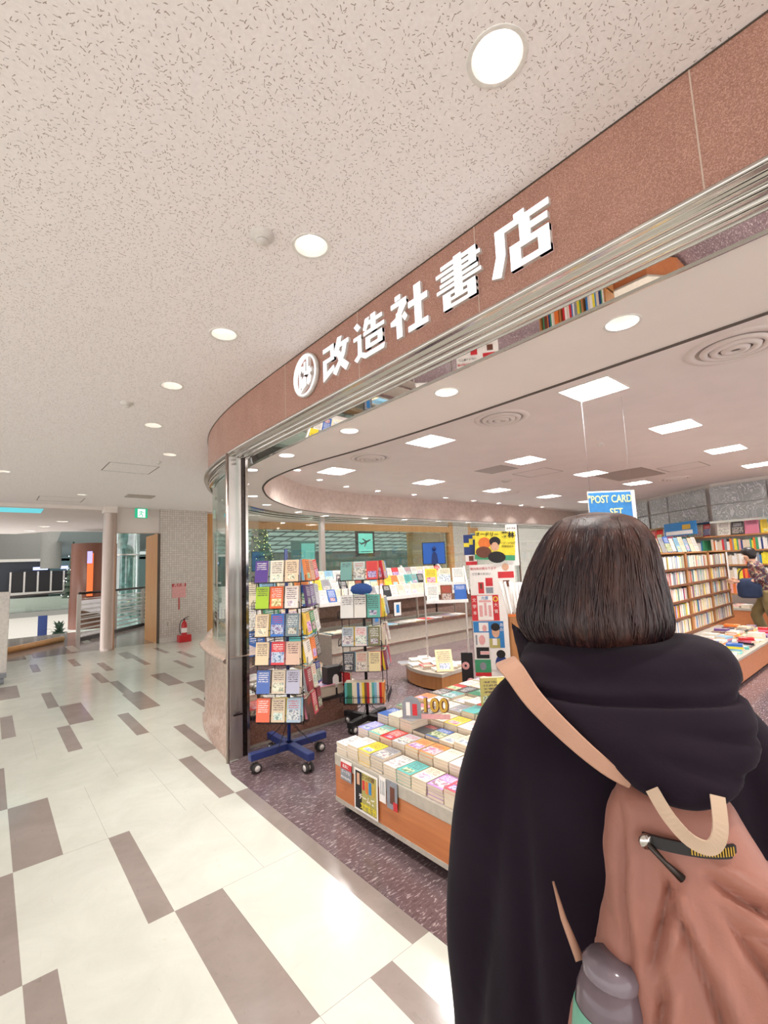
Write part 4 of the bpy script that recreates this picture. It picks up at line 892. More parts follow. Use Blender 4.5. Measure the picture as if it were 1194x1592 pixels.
F1b = [[c_('#e88a4a', 'orange'), c_('#e0b090', 'peach'), c_('#e0463a', 'red')], [c_('#4f2f6a', 'dark purple'), c_('#77609a', 'violet'), c_('#cfd0d6', 'silver')], [c_('#e6bf4a', 'golden'), c_('#2f8a4a', 'green'), c_('#e8e4dc', 'white')],
       [c_('#f0e4d4', 'white'), c_('#f08a3a', 'orange'), c_('#54504e', 'dark grey')], [c_('#8c2430', 'dark red'), c_('#e8dcc8', 'cream'), c_('#2c3a8a', 'dark blue')], [c_('#5a3a34', 'brown'), c_('#c84a5a', 'rose'), c_('#7a2c3c', 'maroon')]]
TN = ['top', 'second', 'third', 'fourth', 'fifth', 'lowest']
for i, z in enumerate(tz1):
    fill_face(1.86, 3.44, RR1, 0, S1, z, .2, F1[i], 'novel', '%s tier, blue rack\'s front face' % TN[i], 'paperbacks in the blue spinner rack', scl=.97)
    fill_face(1.86, 3.44, RR1, 1, S1, z, .2, F1b[i], 'novel', '%s tier, blue rack\'s right side' % TN[i], 'paperbacks in the blue spinner rack', scl=.97, rnd=.14)
a2 = math.atan2(-.72, .69); S2 = .36
tz2 = [1.365, 1.02, .77, .545, .27]
rk2, RR2 = spinner('spinner_rack', 'black wheeled wire spinner rack with a bottom row of spines', 2.77, 3.60, a2, S2, [(z, .2) for z in tz2], .26, 1.45, M['black'], M['blackwire'], .09, 1.5)
F2 = [[c_('#7fb0a8', 'teal and pink'), c_('#c9d8d2', 'pale green'), c_('#e2504e', 'red and turquoise')], [c_('#efece6', 'white'), c_('#e9e4da', 'off-white'), c_('#5fae9e', 'sea green')], [c_('#b9c4c8', 'pale grey'), c_('#e7d9d2', 'pale pink'), c_('#6f6a3c', 'olive')],
      [c_('#26222a', 'black'), c_('#c7bba6', 'stone'), c_('#e2cf9a', 'pale yellow')]]
F2b = [[c_('#c8202c', 'red'), c_('#e8c23a', 'yellow'), c_('#2f6ab0', 'blue')], [c_('#e6cf3c', 'yellow and white'), c_('#29467a', 'navy'), c_('#8aa0b0', 'grey blue')], [c_('#d6c6b6', 'cream'), c_('#8c6a5a', 'brown'), c_('#e6e0d8', 'white')], [c_('#7a2440', 'maroon'), c_('#4a3a7a', 'violet'), c_('#b04a5a', 'rose')]]
for i, z in enumerate(tz2[:4]):
    fill_face(2.77, 3.60, RR2, 0, S2, z, .2 if i != 1 else .2, F2[i], 'novel', '%s tier, black rack\'s front face' % TN[i], 'paperbacks in the black spinner rack', scl=(.98, 1.2, .98, .98)[i])
    fill_face(2.77, 3.60, RR2, 1, S2, z, .2, F2b[i], 'novel', '%s tier, black rack\'s right side' % TN[i], 'paperbacks in the black spinner rack', rnd=.12, scl=.98)
# bottom row of spines
for k in range(16):
    col, cn = pick(); xx = -S2/2+.012+k*.0225
    o = book('spine_s', TR(2.77, 3.60, 0) @ RR2 @ TR(xx, -S2/2-.035+.05, .275+.0825) @ Matrix.Rotation(PI/2, 4, 'X') @ RZ(0) @ Matrix.Rotation(PI/2, 4, 'Y') @ Matrix.Scale(1.12, 4), col)
    o.matrix_world = TR(2.77, 3.60, 0) @ RR2 @ TR(xx, -S2/2+.02, .36) @ Matrix(((0, 0, 1, 0), (1, 0, 0, 0), (0, 1, 0, 0), (0, 0, 0, 1))) @ Matrix.Scale(1.1, 4)
    tag(o, '%s spine, %s from the left, bottom row of the black rack' % (cn, ORD[k]), 'book', 'book spines at the bottom of the black rack')
b = MB(); b.lathe([(0, .055), (.045, .048), (.082, .025), (.09, -.01), (.07, -.04), (0, -.05)], (0, 0, 0), mat('blue_cloth', '#2c4f8e', .8), 20); o = b.build('folded_pouch', None, (2.62, 3.43, 1.285)); o.scale = (1.15, .5, 1); o.rotation_euler = (0, 0, a2); tag(o, 'blue folded pouch on the upper tier of the black rack', 'pouch')
t_ = lettering('THE', .034, M['whitep'], None, (0, 0, 0)); bpy.data.objects.remove(t_)

# ---- granite plinth with piles between the racks
pl_ = thing('granite_plinth', 'low brown granite plinth running behind the spinner racks', 'plinth', (1.75, 3.86, 0))
b = MB(); b.box(1.70, 3.90, .03, 2.88, 4.85, .235, M['lowgran']); child(b, 'body', pl_)
b = MB(); b.box(1.69, 3.885, .235, 2.895, 4.86, .262, M['darksteel']); child(b, 'top_edge', pl_)
b = MB(); b.box(1.71, 3.915, 0, 2.87, 4.84, .03, M['greyband']); child(b, 'toe_strip', pl_)
pst = MB()
for gx in range(5):
    for gy in range(3):
        z = .2625; n = RB.randint(9, 16) + gy*5
        if gx == 0: n -= 3
        pst.box(1.86+gx*.225-.098, 4.05+gy*.29-.133, z, 1.86+gx*.225+.098, 4.05+gy*.29+.133, z+(n-3)*.0073, M['pages']); z += (n-3)*.0073
        for i in range(3):
            col, cn = pick() if RB.random() < .4 else PAL[0]
            o = book('mag', TR(1.86+gx*.225+RB.uniform(-.006, .006), 4.05+gy*.29+RB.uniform(-.01, .01), z) @ RZ(RB.uniform(-.05, .05)), col); z += .0095 if False else .0073
            tag(o, '%s magazine, %s down, %s pile from left, %s row, granite plinth' % (cn, ORD[2-i], ORD[gx], ORD[gy]), 'magazine', 'magazines piled on the granite plinth')
tag(pst.build('magazine'), 'page edges of the lower magazines in the piles on the granite plinth', 'magazines', 'lower magazines on the granite plinth', 'stuff')
hs_ = thing('wire_magazine_rack', 'open wire magazine rack between the two spinner racks', 'magazine rack', (2.38, 4.55, .262))
b = MB()
for x in (-.42, .42):
    b.tube([(x, -.1, .35), (x, .1, 1.12)], .006, M['steel'], 6)
    b.tube([(x, .14, 0), (x, .14, 1.12)], .006, M['steel'], 6)
b.build('frame', hs_)
for k, z in enumerate((.38, .62, .86)):
    b = MB(); y = -.10+.07*k
    for e in (0, .04): b.tube([(-.42, y-e, z+e*.3), (.42, y-e, z+e*.3)], .003, M['steel'], 5)
    b.build('shelf_wire', hs_)
    for j in range(4):
        col, cn = pick(); o = book('mag', TR(2.38-.31+j*.205, 4.55+y+.02, .262+z+.13) @ Matrix.Rotation(PI/2-.2, 4, 'X') @ Matrix.Scale(.9, 4), col)
        tag(o, '%s magazine face out, %s from left, %s wire shelf between spinner racks' % (cn, ORD[j], ('lowest', 'middle', 'top')[k]), 'magazine', 'face-out magazines between the racks')
bk = thing('black_bookend_box', 'black card slipcase with a pale arched cutout between the racks', 'box', (2.66, 3.93, .262), 0)
b = MB(); b.box(-.11, 0, 0, .07, .10, .26, M['black']); b.build('case', bk)
b = MB(); b.prism([(-.05, .06), (.02, .06), (.02, .16), (.0, .185), (-.03, .185), (-.05, .16)], 0, .002, M['whitep'], Matrix(((1, 0, 0, 0), (0, 0, -1, 0), (0, 1, 0, 0), (0, 0, 0, 1)))); b.build('arch_print', bk)
o = book('hard', TR(2.72, 3.91, .395) @ RZ(.2) @ Matrix.Rotation(PI/2, 4, 'X') @ Matrix.Rotation(PI/2, 4, 'Y') @ RZ(PI/2), (.8, .1, .12), 'hardback'); tag(o, 'bright red book standing beside the black slipcase', 'book')

# ---- quarter round wooden table with magazines
qt = thing('curved_display_table', 'low curved front wooden table with grey rim beyond the black rack', 'display table', (4.06, 3.84, 0))
qp = [(4.06, 3.84), (4.62, 3.87), (4.62, 4.75), (4.4, 4.72)]+cat_rom([(4.22, 4.62), (4.09, 4.40), (4.03, 4.12), (4.06, 3.84)], 5)[:-1]
b = MB(); b.prism([(x, y) for x, y in qp], .02, .17, M['woodcase']); child(b, 'cabinet', qt)
b = MB(); cx_, cy_ = 4.35, 4.3; b.prism([(cx_+(x-cx_)*1.03, cy_+(y-cy_)*1.03) for x, y in qp], .17, .21, M['greyband']); child(b, 'top_rim', qt)
k = 0
for gx in range(3):
    for gy in range(4):
        z = .2105; n = (5, 7, 9)[gx] + (gy % 2)*2
        if gx == 0 and gy == 3: n = 3
        n = min(n, 7)
        for i in range(n):
            col, cn = pick() if RB.random() < .35 else PAL[0]
            o = book('mag', TR(4.18+gx*.17, 3.97+gy*.20+(.0 if gx else .03), z) @ RZ(-.5+RB.uniform(-.1, .1)) @ Matrix.Scale(.72, 4), col); z += .0052
            tag(o, '%s magazine, %s up, %s pile from front, %s column, curved table' % (cn, ORD[i], ORD[gy], ORD[gx]), 'magazine', 'magazines on the curved table')
o = book('mag', TR(4.2, 3.92, .33) @ RZ(-.7) @ Matrix.Rotation(1.0, 4, 'X'), (.92, .8, .62), 'magazine'); tag(o, 'food magazine propped up at the front of the curved table', 'magazine')
# ---- acrylic and steel magazine rack, facing the camera, behind the curved table
def mag_rack(x, y, ang, w, zlev, label, lab2, n, z0=.21, sc=.8):
    root = thing('magazine_rack', label, 'magazine rack', (x, y, 0), ang)
    b = MB()
    for sx in (-w/2, w/2): b.box(sx-.01, -.02, z0, sx+.01, .02, 1.42, M['brushed'])
    b.build('upright', root)
    for sx in (-w/2, w/2):
        b = MB(); b.prism([(-.34, 1.08), (-.31, 1.08), (-.01, 1.44), (-.04, 1.44)], -.008, .008, M['white'], Matrix(((0, 0, 1, sx), (1, 0, 0, 0), (0, 1, 0, 0), (0, 0, 0, 1)))); b.build('slanted_side', root)
    for k, (z, yy) in enumerate(zlev):
        b = MB(); b.box(-w/2, yy-.02, z-.012, w/2, yy+.05, z, M['acryl']); b.box(-w/2, yy-.03, z-.012, w/2, yy-.02, z+.03, M['white']); b.build('shelf', root)
        for j in range(n):
            col, cn = pick(); xx = -w/2+w*(j+.5)/n
            o = book('mag', root.matrix_basis @ TR(xx, yy+.01, z+.115) @ Matrix.Rotation(PI/2-.25, 4, 'X') @ Matrix.Scale(sc, 4), col)
            tag(o, '%s magazine face out, %s from left, %s shelf, %s' % (cn, ORD[j], ORD[k], lab2), 'magazine', 'face-out magazines, '+lab2)
    return root
def facing(x, y): return math.atan2(-x, y)      # rotation that turns local -Y towards the camera's post
mag_rack(4.75, 4.35, facing(4.75, 4.35)+.1, .55, [(.98, -.22), (1.20, -.10)], 'clear and steel magazine rack behind the curved wooden table', 'rack behind the curved table', 3, sc=.78)
# ---- long magazine fixture along the far glazing
lf_ = thing('magazine_fixture', 'long stepped magazine fixture along the far curved glazing', 'magazine fixture', (5.3, 6.0, 0))
b = MB(); b.box(4.0, 6.02, .0, 7.3, 6.9, .46, M['greyband']); b.box(4.0, 6.0, .42, 7.3, 6.02, .47, M['steel']); b.box(4.0, 6.0, .16, 7.3, 6.02, .19, M['steel']); child(b, 'base_cabinet', lf_)
b = MB(); b.box(4.0, 6.35, .88, 7.3, 6.9, .91, M['white']); b.box(4.0, 6.33, .87, 7.3, 6.35, .93, M['white']); child(b, 'upper_shelf', lf_)
b = MB(); b.box(4.0, 6.36, .62, 7.3, 6.9, .63, M['acryl']); child(b, 'middle_shelf', lf_)
for x in (4.0, 5.1, 6.2, 7.27):
    b = MB(); b.prism([(6.34, .9), (6.38, .9), (6.86, 1.47), (6.82, 1.47)], 0, .03, M['white'], Matrix(((0, 0, 1, x), (1, 0, 0, 0), (0, 1, 0, 0), (0, 0, 0, 1)))); b.box(x, 6.4, .47, x+.03, 6.43, .88, M['brushed']); child(b, 'side_support', lf_)
for row, (yy, zz, sc) in enumerate(((6.42, .915, .8), (6.58, 1.08, .8), (6.74, 1.22, .8))):
    for j in range(19):
        col, cn = pick(); o = book('mag', TR(4.12+j*.17, yy, zz+.11) @ Matrix.Rotation(PI/2-.35, 4, 'X') @ RZ(RB.uniform(-.03, .03)) @ Matrix.Scale(sc, 4), col)
        tag(o, '%s magazine face out, %s from left in the %s row of the far fixture' % (cn, ORD[j], ORD[row]), 'magazine', 'face-out magazines along the far glazing')
for j in range(14):
    z = .472
    for i in range(2):
        col, cn = pick(); o = book('mag', TR(4.15+j*.225, 6.18, z) @ RZ(RB.uniform(-.1, .1)), col); z += .0073
        tag(o, '%s magazine, %s up in the %s flat pile, far fixture' % (cn, ORD[i], ORD[j]), 'magazine', 'flat piles of the far fixture')
# framed cards standing on the fixture
for x, y, z, col, l in ((4.95, 6.1, .60, 'greyp', 'small blue framed card standing on the far magazine fixture'), (5.45, 6.12, .70, 'whitep', 'small white card stand right of the blue framed one')):
    t = thing('card_stand', l, 'card', (x, y, z-.1)); b = MB(); b.box(-.09, 0, 0, .09, .01, .25, M['black']); b.box(-.08, -.002, .01, .08, 0, .24, M[col]); b.build('card', t); b = MB(); b.box(-.03, -.0035, .06, .04, -.002, .2, M['bluep']); b.build('print', t)
# monitor with blue picture on the window side
mo = thing('blue_poster_screen', 'dark blue framed picture of a silhouetted figure before the wood frame', 'screen', (7.68, 7.3, 1.46), facing(8.05, 7.3)+.15)
b = MB(); b.box(-.26, 0, 0, .26, .04, .50, M['black']); b.box(-.245, -.004, .015, .245, 0, .485, emis('screen_blue', '#2458a8', .3)); b.build('screen', mo)
b = MB(); b.tube([(0, .03, -1.46), (0, .03, 0)], .02, M['darksteel'], 8); b.box(-.15, -.1, -1.46, .15, .15, -1.44, M['darksteel']); b.build('stand', mo)
b = MB(); b.lathe([(0, 0), (.035, .01), (.045, .05), (.03, .1), (0, .11)], (0.01, -.01, .30), M['navyp'], 16); b.prism([(-.07, .02), (.09, .02), (.07, .22), (.02, .29), (.0, .29), (-.05, .22)], .003, .008, M['navyp'], Matrix(((1, 0, 0, 0), (0, 0, -1, 0), (0, 1, 0, 0), (0, 0, 0, 1)))); b.build('figure_print', mo)

# ---- poster column facing the camera
pa = facing(3.72, 2.80)
pc = thing('poster_stand', 'tall stand covered in magazine posters left of the person in black', 'poster stand', (3.74, 2.80, 0), pa)
b = MB(); b.box(-.21, 0, .05, .22, .05, 1.46, M['whitep']); b.build('board', pc)
b = MB()
for sx in (-.2, .2): b.tube([(sx, .03, 0), (sx, .03, 1.5)], .012, M['steel'], 8)
b.box(-.25, -.12, 0, .25, .2, .03, M['greyband']); b.build('foot', pc)
PM = pc.matrix_basis.copy()
def poster(label, x0, z0, x1, z1, parts, y=-.004, thick=.003, rot=0, cat='poster', base='whitep', name='poster'):
    w, h = x1-x0, z1-z0; t = thing(name, label, cat, (0, 0, 0)); t.matrix_basis = PM @ TR((x0+x1)/2, y, (z0+z1)/2) @ Matrix.Rotation(rot, 4, 'Y')
    b = MB(); b.box(-w/2, 0, -h/2, w/2, thick, h/2, M[base]); i = 0
    for p in parts:
        if p[0] == 't': continue
        i += 1; e = -.0004*i
        if p[0] == 'o':
            cx, cz, rx, rz, mm = p[1:]; T = TR(-w/2+w*cx, e, -h/2+h*cz) @ Matrix(((1, 0, 0, 0), (0, 0, -1, 0), (0, 1, 0, 0), (0, 0, 0, 1)))
            b.prism([(w*rx*math.cos(k*PI/10), h*rz*math.sin(k*PI/10)) for k in range(20)], -.0002, .0003, M[mm], T)
        else: b.box(-w/2+w*p[0], e, -h/2+h*p[1], -w/2+w*p[2], 0, -h/2+h*p[3], M[p[4]])
    sh = b.build('sheet', t)
    for p in parts:
        if p[0] != 't': continue
        me = text_mesh(p[1], p[2], .0004, 'CENTER', p[6] if len(p) > 6 else 0); me.materials.clear(); me.materials.append(M[p[5]])
        q = bpy.data.objects.new('lettering', me); C.objects.link(q); q.parent = sh; q.matrix_local = TR(-w/2+w*p[3], -.0004*(i+2)-.001, -h/2+h*p[4]) @ Matrix.Rotation(PI/2, 4, 'X')
    return t
poster('yellow poster of a smiling person holding a brown ball, atop the poster stand', -.14, 1.50, .24, 1.78, [(0, 0, 1, .22, 'greenp'), (0, .18, 1, 1, 'yellowp'), ('o', .24, .58, .16, .2, 'orangep'), ('o', .22, .26, .20, .2, 'brownp'), ('o', .55, .10, .22, .20, 'blackp'), ('o', .50, .50, .11, .19, 'skinp'), ('o', .50, .64, .14, .17, 'blackp'), ('o', .50, .47, .09, .15, 'skinp'), ('t', 'オードリー', .044, .30, .88, 'blackp', .001), ('t', '若林', .062, .82, .87, 'blackp', .002), ('t', 'いよいよ刊行', .022, .82, .60, 'blackp'), ('t', '好評発売中', .022, .82, .48, 'blackp')], rot=.07, y=-.02)
poster('tall white handwritten sheet clipped beside the yellow poster', .16, 1.44, .27, 1.84, [('t', 'おすすめ', .022, .5, .9, 'blackp'), ('t', '話題の本', .022, .5, .72, 'blackp'), ('t', '発売中', .022, .5, .55, 'blackp'), ('t', '新刊', .026, .5, .35, 'redp')], y=.0)
poster('blue and yellow poster behind the left of the yellow poster', -.25, 1.56, -.10, 1.76, [(0, 0, 1, 1, 'navyp'), (.0, .4, .35, .6, 'yellowp'), (.35, .5, .6, .8, 'yellowp'), (.6, .75, .9, .95, 'yellowp')], y=.01)
poster('small red and white cover low at the left of the yellow poster', -.24, 1.46, -.13, 1.56, [(0, 0, 1, .35, 'redp'), (.3, .4, .7, .9, 'brownp')], y=.0)
poster('white notice with two small red covers at the top of the poster stand', -.21, 1.17, .06, 1.455, [(.28, .04, .48, .42, 'redp'), (.34, .2, .42, .38, 'brownp'), (.55, .28, .8, .56, 'redp'), (.55, .04, .8, .24, 'greyp'), ('t', '案内係が異なります', .028, .5, .88, 'redp'), ('t', 'ご了承ください', .026, .42, .70, 'blackp')])
poster('white card with a red wavy band beside the two cover notice', .06, 1.24, .21, 1.46, [(0, .38, 1, .66, 'redp'), (.3, 0, .7, .28, 'brownp'), ('o', .5, .86, .22, .16, 'skinp')])
poster('red bordered white voting poster in the middle of the poster stand', -.21, .92, .05, 1.165, [(0, 0, 1, 1, 'redp'), (.22, .02, .78, .98, 'whitep'), (.28, .72, .72, .8, 'pinkp'), (.28, .16, .40, .60, 'pinkp'), (.46, .2, .55, .7, 'pinkp'), (.62, .16, .72, .6, 'pinkp'), ('t', '大賞', .036, .5, .88, 'bluep'), ('t', '文', .04, .11, .8, 'whitep'), ('t', '学', .04, .11, .55, 'whitep'), ('t', '本', .04, .11, .3, 'whitep'), ('t', '大', .04, .89, .6, 'whitep'), ('t', '賞', .04, .89, .35, 'whitep'), ('o', .89, .84, .09, .10, 'yellowp'), ('o', .89, .84, .06, .07, 'redp')])
poster('pale blue poster of a person in an olive kimono, right half of the stand', -.06, .665, .08, .915, [(0, 0, 1, 1, 'bluep'), (0, .0, .7, .35, 'oliveb'), ('o', .45, .60, .26, .22, 'skinp'), ('o', .45, .78, .30, .15, 'blackp'), (.2, .1, .5, .35, 'whitep'), ('t', 'あ', .04, .86, .85, 'whitep'), ('t', 'お', .04, .86, .68, 'whitep')], y=-.006)
poster('white and blue drawing poster left of the kimono poster', -.205, .68, -.055, .915, [(0, .55, 1, 1, 'bluep'), (.35, .6, .95, .95, 'whitep'), ('o', .7, .72, .14, .14, 'pinkp'), ('o', .5, .25, .2, .2, 'pinkp'), (.1, .05, .2, .45, 'greyp')])
poster('dark small cover with a white band under the drawing poster', -.19, .565, -.07, .67, [(0, 0, 1, 1, 'blackp'), (.3, .35, 1, .65, 'whitep'), (.3, .38, 1, .62, 'pinkp')])
poster('white card with a dark haired head low on the poster stand', -.06, .46, .08, .655, [('o', .7, .3, .4, .4, 'navyp'), ('o', .7, .75, .3, .2, 'blackp')], y=-.006)
poster('green and red magazine cover at the lowest row of the poster stand', -.21, .40, -.06, .555, [(0, .15, 1, 1, 'greenp'), (0, .0, 1, .22, 'redp'), ('o', .5, .6, .2, .25, 'greyp')])
b = MB(); b.box(-.34, -.02, .12, -.23, .0, .62, M['blackp'])
for p in ((-.30, .5), (-.26, .35), (-.31, .22)): b.lathe([(.012, 0), (.035, .001), (.037, .0)], (0, 0, 0), M['pinkp'], 14, TR(p[0], -.0215, p[1]) @ Matrix.Rotation(PI/2, 4, 'X'))
o = b.build('patterned_cloth'); o.matrix_basis = PM; tag(o, 'black cloth with pink flowers hanging left of the low posters', 'cloth')
# bin of rolled newspapers right of the posters
nb = thing('newspaper_bin', 'tall honey wood bin for rolled papers beside the poster stand', 'bin', (3.55, 2.40, 0), pa)
b = MB()
for x0, y0, x1, y1 in ((-.09, -.08, -.075, .08), (.075, -.08, .09, .08), (-.09, -.08, .09, -.065), (-.09, .065, .09, .08)): b.box(x0, y0, .0, x1, y1, 1.03, M['woodcase'])
b.box(-.09, -.085, 1.01, .09, -.08, 1.03, M['orangep']); b.build('bin_body', nb)
rr = random.Random(4)
for k in range(14):
    a = rr.uniform(-.28, .28); x0 = -.06+.009*k; b = MB(); b.tube([(x0*.6, rr.uniform(-.04, .04), .7), (x0+a*.35, rr.uniform(-.05, .05), 1.30+rr.uniform(-.01, .01))], .010, M['whitep'], 8)
    o = b.build('rolled_paper'); o.matrix_basis = nb.matrix_basis; tag(o, 'thin white rolled paper, %s from the left in the wooden bin' % ORD[k], 'rolled paper', 'rolled papers in the wooden bin')

# ---- hanging sign
hg = thing('hanging_sign', 'blue hanging sign reading POST CARD SET in yellow letters', 'sign', (4.15, 1.74, 1.76), math.atan2(-.42, .31))
hg.rotation_euler = (0, 0, math.atan2(1.70-1.98, 4.35-3.95)*1.0)
ux = Vector((4.24-3.93, 1.61-1.87, 0)).normalized()
hg.rotation_euler = (0, 0, math.atan2(ux.y, ux.x)); hg.location = (4.085, 1.74, 1.78)
b = MB(); b.box(-.205, 0, 0, .205, .012, .275, M['white']); b.box(-.20, -.002, .01, .17, 0, .262, M['bluep']); b.build('board', hg)
lettering('"POST CARD', .092, mat('pale_yellow_print', '#f2ef9a', .5), hg, (-.015, -.003, .20), (PI/2, 0, 0), .001, bold=.0008, sx=.72)
lettering('SET', .092, MC['pale_yellow_print'], hg, (.03, -.003, .085), (PI/2, 0, 0), .001, bold=.0008, sx=.8)
b = MB(); b.tube([(-.18, .006, .275), (-.18, .006, 1.12)], .0009, M['greyp'], 4); b.tube([(.18, .006, .275), (.18, .006, 1.12)], .0009, M['greyp'], 4); b.build('hanging_wire', hg)

# ---- platform and bookcase on the right
pf_ = thing('display_platform', 'low orange wood platform strewn with books before the tall bookcase', 'platform', (6.0, 1.55, 0))
b = MB(); b.prism([(5.6, 1.75), (5.95, 1.53), (9.1, 1.53), (9.1, 2.40), (5.6, 2.40)], .03, .275, M['woodtable']); child(b, 'cabinet', pf_)
b = MB(); b.prism([(5.58, 1.74), (5.94, 1.515), (9.12, 1.515), (9.12, 2.40), (5.58, 2.40)], .275, .30, M['greyband']); child(b, 'top_rim', pf_)
b = MB(); b.prism([(5.65, 1.78), (5.97, 1.57), (9.05, 1.57), (9.05, 2.40), (5.65, 2.40)], .0, .03, M['black']); child(b, 'toe_kick', pf_)
k = 0
for gx in range(17):
    for gy in range(3):
        x, y = 5.98+gx*.18, 1.66+gy*.24; z = .301
        if gx == 0 and gy == 0: continue
        for i in range(1+(gx*7+gy*3) % 3):
            col, cn = pick(); o = book(('hard', 'mag', 'thick')[(gx+gy) % 3], TR(x, y, z) @ RZ(RB.uniform(-.25, .25)+(PI/2 if gy % 2 else 0)) @ Matrix.Scale((1, .8, 1.1)[(gx+gy) % 3], 4), col); z += (.0262, .0058, .0266)[(gx+gy) % 3]; k += 1
            tag(o, '%s book, %s up in the %s pile, %s row, right platform' % (cn, ORD[i], ORD[gx], ORD[gy]), 'book', 'books lying on the right platform')
bc = thing('bookcase', 'tall wooden bookcase of five shelves packed with spines behind the platform', 'bookcase', (8.1, 2.42, 0))
YB = 2.42; X0, X1 = 5.9, 10.2
divs = [5.9, 6.98, 8.06, 9.16, 10.2]
b = MB(); b.box(X0, YB+.26, .28, X1, YB+.28, 1.50, M['woodcase']); child(b, 'back_panel', bc)
for i, x in enumerate(divs):
    w = .05 if i in (0, 4) else .075
    b = MB(); b.box(x-w/2, YB, .30, x+w/2, YB+.26, 1.50, M['woodcase']); child(b, 'upright', bc)
zs = [.345, .575, .805, 1.035, 1.265]
for z in zs:
    b = MB(); b.box(X0, YB-.005, z-.022, X1, YB+.26, z, M['woodcase']); b.box(X0, YB-.012, z-.03, X1, YB-.005, z+.002, mat('shelf_lip', '#7d4f33', .5)); child(b, 'shelf', bc)
b = MB(); b.box(X0, YB, 1.48, X1, YB+.27, 1.505, M['woodcase']); child(b, 'top_board', bc)
b = MB(); b.box(10.12, YB-.02, .95, 10.18, YB-.01, 1.47, M['whitep']); tag(b.build('shelf_sign'), 'tall white sign strip on the right end of the bookcase', 'sign')
SP = Matrix(((0, 0, 1, 0), (1, 0, 0, 0), (0, 1, 0, 0), (0, 0, 0, 1)))     # spine towards -Y, thickness along X
stuff = MB(); nind = 0
bayn = ['first', 'second', 'third', 'fourth']
for bi in range(4):
    xa, xb = divs[bi]+.04, divs[bi+1]-.04
    for ri, z in enumerate(zs):
        x = xa; j = 0
        while x+.029 < xb:
            col, cn = pick()
            if False: yel = True
            else: yel = (j % 17 == (5*ri+7*bi) % 17)
            if yel: col, cn = (.93, .85, .25), 'yellow'
            elif RB.random() < .5: col, cn = PAL[RB.choice((0, 0, 1, 11))]
            hh = RB.uniform(.9, 1.05); w = .0287
            if bi in (2, 3) and nind < 300:
                o = book('spine', TR(x, YB+.075, z+.089*hh+.001) @ SP @ Matrix.Diagonal((1, hh, 1, 1)), col)
                tag(o, '%s spine, %s from left, %s shelf from below, %s bookcase bay' % (cn, ORD[j] if j < len(ORD) else 'last', ORD[ri], bayn[bi]), 'book', 'book spines in the tall bookcase'); nind += 1
            else:
                mm = {'white': 'whitep', 'cream': 'pages', 'red': 'redp', 'yellow': 'yellowp', 'blue': 'bluep', 'pale blue': 'greyp', 'orange': 'orangep', 'pink': 'pinkp', 'green': 'greenp', 'black': 'blackp', 'purple': 'navyp', 'grey': 'greyp', 'brown': 'brownp', 'turquoise': 'greenp'}[cn]
                stuff.box(x, YB+.015, z+.001, x+w, YB+.13, z+.178*hh, M[mm])
            x += w+.0008; j += 1
print('bookcase individuals', nind)
tag(stuff.build('book'), 'packed book spines of the left bookcase bays beside the dark hair', 'books', 'book spines of the left bookcase bays', 'stuff')
# things on the bookcase top: face-out children's books and signs
for j in range(15):
    col, cn = pick(); o = book('mag', TR(6.05+j*.21, YB+.13, 1.505+.11) @ Matrix.Rotation(PI/2-.25, 4, 'X') @ Matrix.Scale(.75+.1*(j % 3), 4), col)
    tag(o, '%s magazine propped on top of the tall bookcase, %s from the left' % (cn, ORD[j]), 'magazine', 'magazines propped on the bookcase top')
# ---- wall shelves along the patterned glass
ws = thing('wall_shelving', 'wooden wall shelves curving under the patterned glass at the right', 'shelving', (10.9, 2, 0))
wp = [(x-.02, y) for x, y in WR if y > .3]
for z in (1.80, 1.50, 1.22, .94, .66):
    b = MB(); b.sweep(wp, [(-.30, z), (-.30, z-.03), (0, z-.03), (0, z), (-.30, z)], M['woodcase'], False); child(b, 'shelf', ws)
b = MB(); b.sweep(wp, [(-.55, 0), (-.55, .36), (0, .36)], M['woodtable'], False); b.sweep(wp, [(-.56, .36), (-.56, .40), (0, .40)], M['greyband'], False); child(b, 'base_cabinet', ws)
n_ = 0
for si in range(len(wp)-1):
    a, c = Vector(wp[si]), Vector(wp[si+1]); L = (c-a).length; t = (c-a)/L; nn = Vector((-t.y, t.x)); ang = math.atan2(t.y, t.x)
    if nn.x > 0: pass
    ex = Vector((t.x, t.y, 0)); ez = Vector((nn.x, nn.y, 0))     # ez points into the room (towards -X)
    k = 0; s_ = .06
    while s_ < L-.05:
        p = a+t*s_+nn*.12
        col, cn = pick(); big = (1.15 if k % 2 else .95)
        mw = basis((p.x, p.y, 1.80+.135*big), -ex, Vector((0, 0, 1)), ez) @ Matrix.Rotation(-.12, 4, 'X') @ Matrix.Scale(big, 4)
        if p.y > .9: o = book('mag', mw, col); n_ += 1; tag(o, '%s picture book face out, %s from the right on the top wall shelf' % (cn, ORD[n_-1]), 'book', 'face-out books on the top wall shelf')
        s_ += .235; k += 1
st = MB()
